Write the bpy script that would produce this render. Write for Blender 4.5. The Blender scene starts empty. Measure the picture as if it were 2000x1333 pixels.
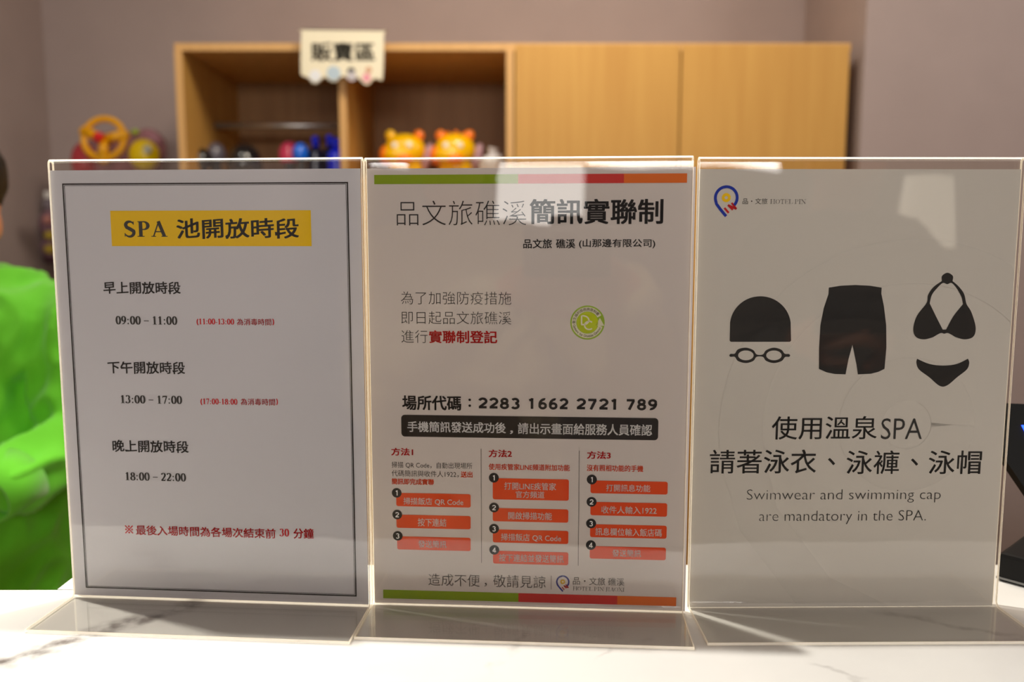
import bpy, bmesh, math, random
from mathutils import Vector, Matrix, noise, Quaternion
random.seed(4)
S = bpy.context.scene
COL = S.collection
# ------------------------------------------------------------------ camera, world, lights, exposure
F_PX, PITCH, CAM_H = 1600.0, 0.12017, 0.253
cd = bpy.data.cameras.new('camera'); cam = bpy.data.objects.new('camera', cd); COL.objects.link(cam)
cam.location = (0, 0, CAM_H); cam.rotation_euler = (math.pi/2 - PITCH, 0, 0)
cd.sensor_width = 36; cd.lens = F_PX*36/2000; cd.clip_start = .004
cd.dof.use_dof = True; cd.dof.focus_distance = .552; cd.dof.aperture_fstop = 4.3
S.camera = cam
S.view_settings.view_transform = 'Standard'; S.view_settings.look = 'None'
S.view_settings.gamma = 1; S.view_settings.use_curve_mapping = False
S.view_settings.exposure = 0.95
S.cycles.use_denoising = True
S.cycles.max_bounces = 10; S.cycles.transparent_max_bounces = 24
S.cycles.sample_clamp_indirect = 4; S.cycles.caustics_reflective = False; S.cycles.caustics_refractive = False
W = bpy.data.worlds.new('world'); S.world = W; W.use_nodes = True
W.node_tree.nodes['Background'].inputs[0].default_value = (1, .93, .87, 1)
W.node_tree.nodes['Background'].inputs[1].default_value = .05
FLOOR, CEIL = -1.05, 1.42
def spot(name, loc, tgt, power, size=70, r=.03, blend=.5, col=(1, .9, .76)):
    l = bpy.data.lights.new(name, 'SPOT'); l.energy = power; l.spot_size = math.radians(size); l.spot_blend = blend
    l.shadow_soft_size = r; l.color = col
    o = bpy.data.objects.new(name, l); COL.objects.link(o); o.location = loc
    o.rotation_euler = (Vector(tgt)-Vector(loc)).to_track_quat('-Z', 'Y').to_euler(); return o
def area(name, loc, tgt, power, sx, sy, col=(1, .9, .78)):
    l = bpy.data.lights.new(name, 'AREA'); l.shape = 'RECTANGLE'; l.size = sx; l.size_y = sy; l.energy = power; l.color = col
    o = bpy.data.objects.new(name, l); COL.objects.link(o); o.location = loc
    o.rotation_euler = (Vector(tgt)-Vector(loc)).to_track_quat('-Z', 'Y').to_euler(); return o
LAMPS = [(-.745, .768), (-.11, .742)]
spot('downlight_beam', (-.745, .768, 1.37), (-.48, .5, 0), 44, 53, .018, 1.0, (1, .95, .86))
spot('downlight_beam', (-.11, .742, 1.37), (0.03, .5, 0), 34, 80, .018, .5, (1, .95, .86))
area('front_fill_light', (.1, -2.4, .88), (.1, 1.0, .35), 18.5, 2.2, .5, (1, .95, .92))  # added fill from behind the camera, brightens the sign fronts
area('overhead_fill_light', (.2, -.9, 1.38), (.2, -.7, 0), .6, 1.6, 1.2, (1, .9, .82))  # added ambient fill overhead, in front of the signs
area('shop_ceiling_light', (.1, 1.35, 1.38), (.15, 1.7, 0), 7, .5, .4, (1, .87, .7))
area('pier_fill_light', (1.45, 1.1, 1.39), (1.4, 2, .5), 4, .4, .4, (1, .92, .84))  # added fill that lifts the right pier, no known lamp there
area('staff_ceiling_light', (-.75, 1.15, 1.40), (-.75, 1.15, 0), 2.5, .3, .3, (1, .93, .8))

# ------------------------------------------------------------------ helpers
def px(x, y, Y):
    """a point of the room at depth Y that was measured at pixel x, y of the photograph"""
    cp, sp = math.cos(PITCH), math.sin(PITCH)
    a, b = (x-1000)/F_PX, -(y-666.5)/F_PX
    d = Vector((a, cp + b*sp, -sp + b*cp))
    return Vector((0, 0, CAM_H)) + d*(Y/d.y)
def on_counter(x, y, z=0):
    cp, sp = math.cos(PITCH), math.sin(PITCH)
    a, b = (x-1000)/F_PX, -(y-666.5)/F_PX
    d = Vector((a, cp + b*sp, -sp + b*cp))
    return Vector((0, 0, CAM_H)) + d*((z-CAM_H)/d.z)
def tag(o, label=None, cat=None, group=None, kind=None):
    if label: o['label'] = label
    if cat: o['category'] = cat
    if group: o['group'] = group
    if kind: o['kind'] = kind
    return o
def empty(name, loc=(0, 0, 0), rz=0, label=None, cat=None, group=None):
    o = bpy.data.objects.new(name, None); COL.objects.link(o); o.location = loc; o.rotation_euler = (0, 0, rz)
    o.empty_display_size = .02
    return tag(o, label, cat, group)
def link(name, me, mat, parent=None, smooth=False):
    if mat is not None:
        for m in (mat if isinstance(mat, (list, tuple)) else [mat]): me.materials.append(m)
    if smooth: me.polygons.foreach_set('use_smooth', [True]*len(me.polygons))
    o = bpy.data.objects.new(name, me); COL.objects.link(o)
    if parent: o.parent = parent
    return o
def obj(name, bm, mat, parent=None, smooth=False):
    me = bpy.data.meshes.new(name); bm.to_mesh(me); bm.free()
    return link(name, me, mat, parent, smooth)
def BM(): return bmesh.new()
def box(bm, a, b, bev=0, mi=0, M=None):
    a, b = Vector(a), Vector(b); c = (a+b)/2; s = b-a
    r = bmesh.ops.create_cube(bm, size=1, matrix=Matrix.Translation(c) @ Matrix.Diagonal((abs(s.x), abs(s.y), abs(s.z), 1)))
    vs = r['verts']
    if bev:
        es = list({e for v in vs for e in v.link_edges})
        rr = bmesh.ops.bevel(bm, geom=es, offset=bev, segments=2, affect='EDGES', profile=.6)
        vs = list({v for f in rr['faces'] for v in f.verts} | {v for v in vs if v.is_valid})
    if M is not None: bmesh.ops.transform(bm, matrix=M, verts=vs)
    if mi:
        for f in {f for v in vs for f in v.link_faces}: f.material_index = mi
    return vs
def cyl(bm, p0, p1, r0, r1=None, seg=24, caps=True):
    p0, p1 = Vector(p0), Vector(p1); r1 = r0 if r1 is None else r1
    d = p1-p0; q = d.to_track_quat('Z', 'Y').to_matrix().to_4x4()
    return bmesh.ops.create_cone(bm, cap_ends=caps, segments=seg, radius1=r0, radius2=r1, depth=d.length,
                                 matrix=Matrix.Translation((p0+p1)/2) @ q)['verts']
def ell(bm, c, r, rot=None, seg=20, rings=12):
    if not hasattr(r, '__len__'): r = (r, r, r)
    M = Matrix.Translation(Vector(c)) @ (rot.to_matrix().to_4x4() if rot else Matrix()) @ Matrix.Diagonal((*r, 1))
    return bmesh.ops.create_uvsphere(bm, u_segments=seg, v_segments=rings, radius=1, matrix=M)['verts']
def cap(bm, p0, p1, r0, r1=None, seg=16):
    r1 = r0 if r1 is None else r1
    cyl(bm, p0, p1, r0, r1, seg); ell(bm, p0, r0, seg=seg, rings=10); ell(bm, p1, r1, seg=seg, rings=10)
def torus(bm, M, R, r, seg=40, rs=12, a0=0, a1=2*math.pi):
    full = abs(a1-a0-2*math.pi) < 1e-6; n = seg if full else seg+1
    rows = []
    for i in range(n):
        t = a0+(a1-a0)*i/seg
        rows.append([bm.verts.new(M @ Vector(((R+r*math.cos(u))*math.cos(t), (R+r*math.cos(u))*math.sin(t), r*math.sin(u))))
                     for u in [2*math.pi*k/rs for k in range(rs)]])
    for i in range(n if full else n-1):
        A, B = rows[i], rows[(i+1) % n]
        for k in range(rs): bm.faces.new((A[k], B[k], B[(k+1) % rs], A[(k+1) % rs]))
def remesh(bm, voxel, smooth=6, fold=None):
    """one continuous surface out of overlapping shapes"""
    me = bpy.data.meshes.new('tmp'); bm.to_mesh(me); bm.free()
    o = bpy.data.objects.new('tmp', me); COL.objects.link(o)
    m = o.modifiers.new('r', 'REMESH'); m.mode = 'VOXEL'; m.voxel_size = voxel; m.use_smooth_shade = True
    s = o.modifiers.new('s', 'SMOOTH'); s.iterations = smooth; s.factor = .5
    dg = bpy.context.evaluated_depsgraph_get()
    out = bpy.data.meshes.new_from_object(o.evaluated_get(dg))
    bpy.data.objects.remove(o); bpy.data.meshes.remove(me)
    if fold:
        ns = [v.normal.copy() for v in out.vertices]
        for v, n in zip(out.vertices, ns): v.co += n*fold(v.co, n)
    return out

# ------------------------------------------------------------------ materials
MATS = {}
def mat(name, col, rough=.6, metal=0, spec=.5, bump=0, bscale=200, var=0, vscale=8, trans=0, emit=0, coat=0, sheen=0, stretch=None):
    if name in MATS: return MATS[name]
    m = bpy.data.materials.new(name); m.use_nodes = True; nt = m.node_tree; N = nt.nodes; L = nt.links
    b = N['Principled BSDF']; b.inputs['Base Color'].default_value = (*col, 1); b.inputs['Roughness'].default_value = rough
    b.inputs['Metallic'].default_value = metal; b.inputs['Specular IOR Level'].default_value = spec
    b.inputs['Coat Weight'].default_value = coat; b.inputs['Sheen Weight'].default_value = sheen
    if emit: b.inputs['Emission Color'].default_value = (*col, 1); b.inputs['Emission Strength'].default_value = emit
    if bump or var:
        tc = N.new('ShaderNodeTexCoord'); mp = N.new('ShaderNodeMapping'); L.new(tc.outputs['Object'], mp.inputs[0])
        if stretch: mp.inputs['Scale'].default_value = stretch
    if bump:
        n = N.new('ShaderNodeTexNoise'); n.inputs['Scale'].default_value = bscale; n.inputs['Detail'].default_value = 4
        bp = N.new('ShaderNodeBump'); bp.inputs['Strength'].default_value = bump; bp.inputs['Distance'].default_value = .002
        L.new(mp.outputs[0], n.inputs[0]); L.new(n.outputs[0], bp.inputs['Height']); L.new(bp.outputs[0], b.inputs['Normal'])
    if var:
        n = N.new('ShaderNodeTexNoise'); n.inputs['Scale'].default_value = vscale; n.inputs['Detail'].default_value = 5
        r = N.new('ShaderNodeMapRange'); r.inputs[1].default_value = .3; r.inputs[2].default_value = .7
        r.inputs[3].default_value = 1-var; r.inputs[4].default_value = 1+var
        mx = N.new('ShaderNodeVectorMath'); mx.operation = 'SCALE'; mx.inputs[0].default_value = col
        L.new(mp.outputs[0], n.inputs[0]); L.new(n.outputs[0], r.inputs[0]); L.new(r.outputs[0], mx.inputs['Scale']); L.new(mx.outputs[0], b.inputs['Base Color'])
    MATS[name] = m; return m
def srgb(r, g, b): return tuple(((c/255)/12.92 if c/255 <= .04045 else ((c/255+.055)/1.055)**2.4) for c in (r, g, b))

def acrylic_mat():
    m = bpy.data.materials.new('clear_acrylic'); m.use_nodes = True; nt = m.node_tree; N = nt.nodes; L = nt.links
    N.remove(N['Principled BSDF']); out = N['Material Output']
    tr = N.new('ShaderNodeBsdfTransparent'); tr.inputs[0].default_value = (.975, .97, .955, 1)
    gl = N.new('ShaderNodeBsdfGlossy'); gl.inputs['Roughness'].default_value = .012
    geo = N.new('ShaderNodeNewGeometry'); fr = N.new('ShaderNodeFresnel')
    ior = N.new('ShaderNodeMapRange'); ior.inputs[3].default_value = 1.5; ior.inputs[4].default_value = 1/1.5
    L.new(geo.outputs['Backfacing'], ior.inputs[0]); L.new(ior.outputs[0], fr.inputs['IOR'])
    # slow waviness of the pressed sheet
    tc = N.new('ShaderNodeTexCoord'); n = N.new('ShaderNodeTexNoise'); n.inputs['Scale'].default_value = 9; n.inputs['Detail'].default_value = 1
    bp = N.new('ShaderNodeBump'); bp.inputs['Strength'].default_value = .06; bp.inputs['Distance'].default_value = .01
    L.new(tc.outputs['Object'], n.inputs[0]); L.new(n.outputs[0], bp.inputs['Height']); L.new(bp.outputs[0], gl.inputs['Normal'])
    mx = N.new('ShaderNodeMixShader'); L.new(fr.outputs[0], mx.inputs[0]); L.new(tr.outputs[0], mx.inputs[1]); L.new(gl.outputs[0], mx.inputs[2])
    L.new(mx.outputs[0], out.inputs[0]); return m
ACR = acrylic_mat()
def edge_mat(name, col, k):
    m = bpy.data.materials.new(name); m.use_nodes = True; nt = m.node_tree; N = nt.nodes; L = nt.links
    N.remove(N['Principled BSDF']); out = N['Material Output']
    d = N.new('ShaderNodeBsdfDiffuse'); d.inputs[0].default_value = (*col, 1)
    t = N.new('ShaderNodeBsdfTranslucent'); t.inputs[0].default_value = (*col, 1)
    a = N.new('ShaderNodeAddShader'); L.new(d.outputs[0], a.inputs[0]); L.new(t.outputs[0], a.inputs[1])
    tr = N.new('ShaderNodeBsdfTransparent'); gl = N.new('ShaderNodeBsdfGlossy'); gl.inputs['Roughness'].default_value = .15
    m1 = N.new('ShaderNodeMixShader'); m1.inputs[0].default_value = k; L.new(tr.outputs[0], m1.inputs[1]); L.new(a.outputs[0], m1.inputs[2])
    m2 = N.new('ShaderNodeMixShader'); m2.inputs[0].default_value = .12; L.new(m1.outputs[0], m2.inputs[1]); L.new(gl.outputs[0], m2.inputs[2])
    L.new(m2.outputs[0], out.inputs[0]); return m
EDGE = edge_mat('acrylic_edge_glow', (.80, .76, .66), .85)  # pale colour stands in for light piped to the sheet edges
FOLD = edge_mat('acrylic_fold_glint', (.85, .83, .78), .85)  # white crest colour paints in the lamplight caught along the fold
def paper_mat(name, col):
    m = bpy.data.materials.new(name); m.use_nodes = True; nt = m.node_tree; N = nt.nodes; L = nt.links
    b = N['Principled BSDF']; out = N['Material Output']; b.inputs['Base Color'].default_value = (*col, 1); b.inputs['Roughness'].default_value = .75
    b.inputs['Specular IOR Level'].default_value = .25
    t = N.new('ShaderNodeBsdfTranslucent'); t.inputs[0].default_value = (*[c*.9 for c in col], 1)
    mx = N.new('ShaderNodeMixShader'); mx.inputs[0].default_value = .10
    L.new(b.outputs[0], mx.inputs[1]); L.new(t.outputs[0], mx.inputs[2]); L.new(mx.outputs[0], out.inputs[0]); return m
def marble_mat():
    m = bpy.data.materials.new('white_marble'); m.use_nodes = True; nt = m.node_tree; N = nt.nodes; L = nt.links
    b = N['Principled BSDF']; b.inputs['Roughness'].default_value = .32; b.inputs['Specular IOR Level'].default_value = .35
    tc = N.new('ShaderNodeTexCoord')
    def noi(s, d=5):
        n = N.new('ShaderNodeTexNoise'); n.inputs['Scale'].default_value = s; n.inputs['Detail'].default_value = d; L.new(tc.outputs['Object'], n.inputs[0]); return n.outputs[0]
    def mth(op, a, bb=None, c=None):
        n = N.new('ShaderNodeMath'); n.operation = op
        for i, v in enumerate((a, bb, c)):
            if v is None: continue
            if isinstance(v, (int, float)): n.inputs[i].default_value = v
            else: L.new(v, n.inputs[i])
        return n.outputs[0]
    wob = mth('MULTIPLY', mth('SUBTRACT', noi(38), .5), .03)
    acc = None
    # single veins: (point, direction, half length, width, strength)
    veins = [((-.272, .508), (.075, .070), .095, .0135, .95), ((-.293, .480), (.06, .03), .03, .009, .7), ((-.215, .575), (.3, .5), .05, .004, .35), ((-.0, .485), (.35, .75), .04, .004, .22),
             ((.192, .458), (.5, -.3), .02, .003, .3), ((.30, .515), (.12, -.06), .07, .006, .4), ((.07, .49), (.6, .5), .03, .003, .2), ((.5, .45), (.3, .5), .2, .005, .4), ((-.45, .5), (.2, .3), .12, .005, .4)]
    for p, d, hl, w, s in veins:
        d = Vector(d).normalized()
        def dot(v, off):
            n = N.new('ShaderNodeVectorMath'); n.operation = 'DOT_PRODUCT'; L.new(tc.outputs['Object'], n.inputs[0]); n.inputs[1].default_value = v
            return mth('SUBTRACT', n.outputs['Value'], off)
        nv = (-d.y, d.x, 0); across = mth('ABSOLUTE', mth('ADD', dot(nv, nv[0]*p[0]+nv[1]*p[1]), wob))
        dv = (d.x, d.y, 0); along = mth('ABSOLUTE', dot(dv, dv[0]*p[0]+dv[1]*p[1]))
        a = N.new('ShaderNodeMapRange'); a.interpolation_type = 'SMOOTHSTEP'; a.inputs[1].default_value = 0; a.inputs[2].default_value = w; a.inputs[3].default_value = s; a.inputs[4].default_value = 0; L.new(across, a.inputs[0])
        c = N.new('ShaderNodeMapRange'); c.interpolation_type = 'SMOOTHSTEP'; c.inputs[1].default_value = hl*.5; c.inputs[2].default_value = hl; c.inputs[3].default_value = 1; c.inputs[4].default_value = 0; L.new(along, c.inputs[0])
        v = mth('MULTIPLY', a.outputs[0], c.outputs[0])
        acc = v if acc is None else mth('MAXIMUM', acc, v)
    brk = N.new('ShaderNodeMapRange'); brk.inputs[1].default_value = .35; brk.inputs[2].default_value = .6; L.new(noi(60), brk.inputs[0])
    acc = mth('MULTIPLY', acc, brk.outputs[0])
    cloud = N.new('ShaderNodeMapRange'); cloud.inputs[1].default_value = .45; cloud.inputs[2].default_value = .75; cloud.inputs[3].default_value = 0; cloud.inputs[4].default_value = .12; L.new(noi(9), cloud.inputs[0])
    acc = mth('ADD', acc, cloud.outputs[0])
    mx = N.new('ShaderNodeMix'); mx.data_type = 'RGBA'; mx.inputs['A'].default_value = (.80, .79, .765, 1); mx.inputs['B'].default_value = (.17, .145, .135, 1)
    L.new(acc, mx.inputs['Factor']); L.new(mx.outputs['Result'], b.inputs['Base Color']); return m
def wood_mat(name, col, dark, axis_scale=(30, 30, 1.6)):
    m = bpy.data.materials.new(name); m.use_nodes = True; nt = m.node_tree; N = nt.nodes; L = nt.links
    b = N['Principled BSDF']; b.inputs['Roughness'].default_value = .5; b.inputs['Specular IOR Level'].default_value = .3
    tc = N.new('ShaderNodeTexCoord'); mp = N.new('ShaderNodeMapping'); mp.inputs['Scale'].default_value = axis_scale; L.new(tc.outputs['Object'], mp.inputs[0])
    n = N.new('ShaderNodeTexNoise'); n.inputs['Scale'].default_value = 1.3; n.inputs['Detail'].default_value = 6; L.new(mp.outputs[0], n.inputs[0])
    r = N.new('ShaderNodeMapRange'); r.inputs[1].default_value = .3; r.inputs[2].default_value = .7; L.new(n.outputs[0], r.inputs[0])
    mx = N.new('ShaderNodeMix'); mx.data_type = 'RGBA'; mx.inputs['A'].default_value = (*dark, 1); mx.inputs['B'].default_value = (*col, 1)
    L.new(r.outputs[0], mx.inputs['Factor']); L.new(mx.outputs['Result'], b.inputs['Base Color']); return m
wall_m = mat('grey_mauve_wall', srgb(168, 152, 148), .9, bump=.15, bscale=300, var=.03)
ceil_m = mat('ceiling_paint', (.7, .68, .65), .9, bump=.05)
floor_m = mat('floor_tile', (.25, .23, .21), .4, var=.1)
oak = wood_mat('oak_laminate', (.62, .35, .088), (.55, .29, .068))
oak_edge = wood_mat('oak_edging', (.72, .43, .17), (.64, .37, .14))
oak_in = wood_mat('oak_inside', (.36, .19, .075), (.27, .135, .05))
marble = marble_mat()

# ------------------------------------------------------------------ room shell
def struct(name, bm, m, parent=None): return tag(obj(name, bm, m, parent), kind='structure' if parent is None else None)
XL, YB, XR, YF, YN, XN = -1.335, 2.42, 2.4, -2.6, 2.0, .832
b = BM(); box(b, (XL-.1, YB, FLOOR), (XN+.02, YB+.1, CEIL)); struct('wall_back', b, wall_m)
b = BM(); box(b, (XL-.1, YF-.1, FLOOR), (XL, YB, CEIL)); struct('wall_left', b, wall_m)
b = BM(); box(b, (XN, YN, FLOOR), (XR, YB, CEIL)); struct('wall_right_pier', b, wall_m)
b = BM(); box(b, (XR, YF-.1, FLOOR), (XR+.1, YB+.1, CEIL)); struct('wall_right', b, wall_m)
b = BM(); box(b, (XL, YF-.1, FLOOR), (XR, YF, CEIL)); struct('wall_front', b, wall_m)
b = BM(); box(b, (XL-.1, YF-.1, FLOOR-.1), (XR+.1, YB+.1, FLOOR)); struct('floor', b, floor_m)
b = BM(); box(b, (XL-.1, YF-.1, CEIL), (XR+.1, YB+.1, CEIL+.08)); struct('ceiling', b, ceil_m)

# downlight fittings
for (lx, ly), nm in zip(LAMPS, ('above the green sleeve side', 'above the middle sign holder')):
    t = empty('recessed_downlight', (lx, ly, CEIL), 0, 'round recessed ceiling downlight '+nm, 'lamp')
    b = BM(); torus(b, Matrix.Translation((0, 0, -.004)), .042, .006); obj('trim_ring', b, mat('lamp_white', (.8, .8, .78), .4), t, True)
    b = BM(); cyl(b, (0, 0, -.006), (0, 0, -.001), .036, .03); obj('lens', b, mat('lamp_lens', (1, .93, .8), .4, emit=3), t)

# ------------------------------------------------------------------ counter
HY = .41
tc_ = empty('reception_counter', (0, 0, FLOOR), 0, 'reception counter with a white marble top streaked by grey veins, under the sign holders', 'counter')
out = [(-1.25, HY), (1.45, HY), (1.45, .622), (-.318, .622), (-.328, .572), (-1.25, .571)]
b = BM(); z0, z1 = -.03-FLOOR, -FLOOR
lo = [b.verts.new((x, y, z0)) for x, y in out]; hi = [b.verts.new((x, y, z1)) for x, y in out]
b.faces.new(hi); b.faces.new(lo[::-1])
for i in range(6): b.faces.new((lo[i], lo[(i+1) % 6], hi[(i+1) % 6], hi[i]))
bmesh.ops.bevel(b, geom=[e for e in b.edges if all(v.co.z > z1-1e-4 for v in e.verts)], offset=.0015, segments=2, affect='EDGES')
co = obj('marble_top', b, marble, tc_)
b = BM(); box(b, (-1.22, HY+.03, 0), (1.42, .555, z0)); obj('counter_body', b, oak, tc_)

# ------------------------------------------------------------------ cabinet
CY, CB = 2.0, 2.405
def cx(p): return px(p, 300, CY).x
zt = px(1000, 84, CY).z; X = [cx(350), cx(672), cx(996), cx(1326), cx(1652)]
t = empty('wall_cabinet', ((X[0]+X[-1])/2, CY, FLOOR), 0, 'long oak cabinet along the back wall, two open bays left and plain doors right', 'cabinet')
def T(v): return Vector(v)-t.location
th = .018
ZS = px(800, 352, CY+.1).z
b = BM(); box(b, T((X[0], CY, zt-th)), T((X[4], CB, zt)), .001); obj('top_panel', b, oak_edge, t)
for i, x in enumerate(X):
    x0, x1 = (x, x+th) if i == 0 else (x-th, x) if i == 4 else (x-th/2, x+th/2)
    yf = CY if i < 3 else CY+.02
    b = BM(); box(b, T((x0, yf, FLOOR+.001)), T((x1, CB, zt-th)), .001); obj('upright_panel', b, oak, t)
    if i < 3:
        b = BM(); box(b, T((x0, CY-.002, ZS)), T((x1, CY-.0002, zt-th)), .0005); obj('edge_strip', b, oak_edge, t)
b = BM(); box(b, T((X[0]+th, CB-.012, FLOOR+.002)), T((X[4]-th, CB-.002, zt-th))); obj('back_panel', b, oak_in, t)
for i in (0, 1):
    b = BM(); box(b, T((X[i]+th, CY+.004, ZS-th)), T((X[i+1]-th/2, CB-.013, ZS)), .001); obj('shelf', b, oak, t)
    b = BM(); box(b, T((X[i]+th, CY, FLOOR+.05)), T((X[i+1]-.004, CY+.018, ZS-th-.003)), .0015)
    d = obj('door', b, oak, t)
for i in (2, 3):
    b = BM(); box(b, T((X[i]+(.012 if i == 2 else .002), CY-.001, FLOOR+.05)), T((X[i+1]-.002, CY+.018, zt-th*0-.004)), .0015); d = obj('door', b, oak, t)
# hanging rail in the left bay
ry = CY+.2; rz = px(545, 246, ry).z
b = BM(); cyl(b, T((X[0]+th, ry, rz)), T((X[1]-th/2, ry, rz)), .0085); obj('hanging_rail', b, mat('satin_steel', (.62, .6, .58), .35, .85), t, True)

# ------------------------------------------------------------------ lettering
def sans_mesh(s, w):
    H = .7; V, Fc, x = [], [], 0
    G = {'1': [[(.10, .56), (.27, H-w/2), (.29, H)], [(.27, H), (.27, 0)]],
         '2': [arc(.28, .48, .19, .17, 165, -35, 16)+[(.10, .09)], [(.05, w/2), (.50, w/2)]],
         '3': [arc(.26, .51, .17, .145, 150, -85, 16), arc(.26, .2, .19, .16, 85, -150, 18)],
         '4': [[(.36, 0), (.36, H)], [(.36, H-.06), (.08, .22)], [(.04, .17), (.52, .17)]],
         '6': [arc(.28, .21, .18, .165, 0, 360, 26), [(.42, H-w*.45)]+arc(.40, .28, .30, .36, 90, 180, 12)],
         '7': [[(.05, H-w/2), (.5, H-w/2)], [(.45, H-w*.6), (.2, 0)]],
         '8': [arc(.28, .51, .155, .14, 0, 360, 26), arc(.28, .195, .185, .155, 0, 360, 26)],
         '9': [arc(.28, .47, .18, .17, 0, 360, 26), [(.14, w*.45)]+arc(.16, .42, .30, .36, -90, 0, 12)]}
    for ch in s:
        for P_ in G[ch]:
            v, f = strip(P_, w); o_ = len(V); V += [(a+x, b_) for a, b_ in v]; Fc += [tuple(i+o_ for i in g) for g in f]
        x += .62
    return V, Fc
def text_mesh(s, offset=0, shear=0, res=3, serif=False):
    if serif == 'sans': return sans_mesh(s, offset)
    if serif: return serif_mesh(s, offset)
    cu = bpy.data.curves.new('t', 'FONT'); cu.body = s; cu.size = 1; cu.resolution_u = res; cu.offset = min(0, offset); cu.fill_mode = 'FRONT'
    o = bpy.data.objects.new('t', cu); COL.objects.link(o)
    me = bpy.data.meshes.new_from_object(o.evaluated_get(bpy.context.evaluated_depsgraph_get()))
    bpy.data.objects.remove(o); bpy.data.curves.remove(cu)
    V = [(v.co.x, v.co.y) for v in me.vertices]; Fc = [tuple(p.vertices) for p in me.polygons]
    bpy.data.meshes.remove(me)
    if offset > 0:   # heavier weight: the same outline laid down four times, a hair apart
        r = offset*.8; V2, F2 = [], []
        for dx, dy in ((-r, -r*.7), (r, -r*.7), (r, r*.7), (-r, r*.7)):
            o_ = len(V2); V2 += [(a+dx, b_+dy) for a, b_ in V]; F2 += [tuple(i+o_ for i in f) for f in Fc]
        V, Fc = V2, F2
    return V, Fc
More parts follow.
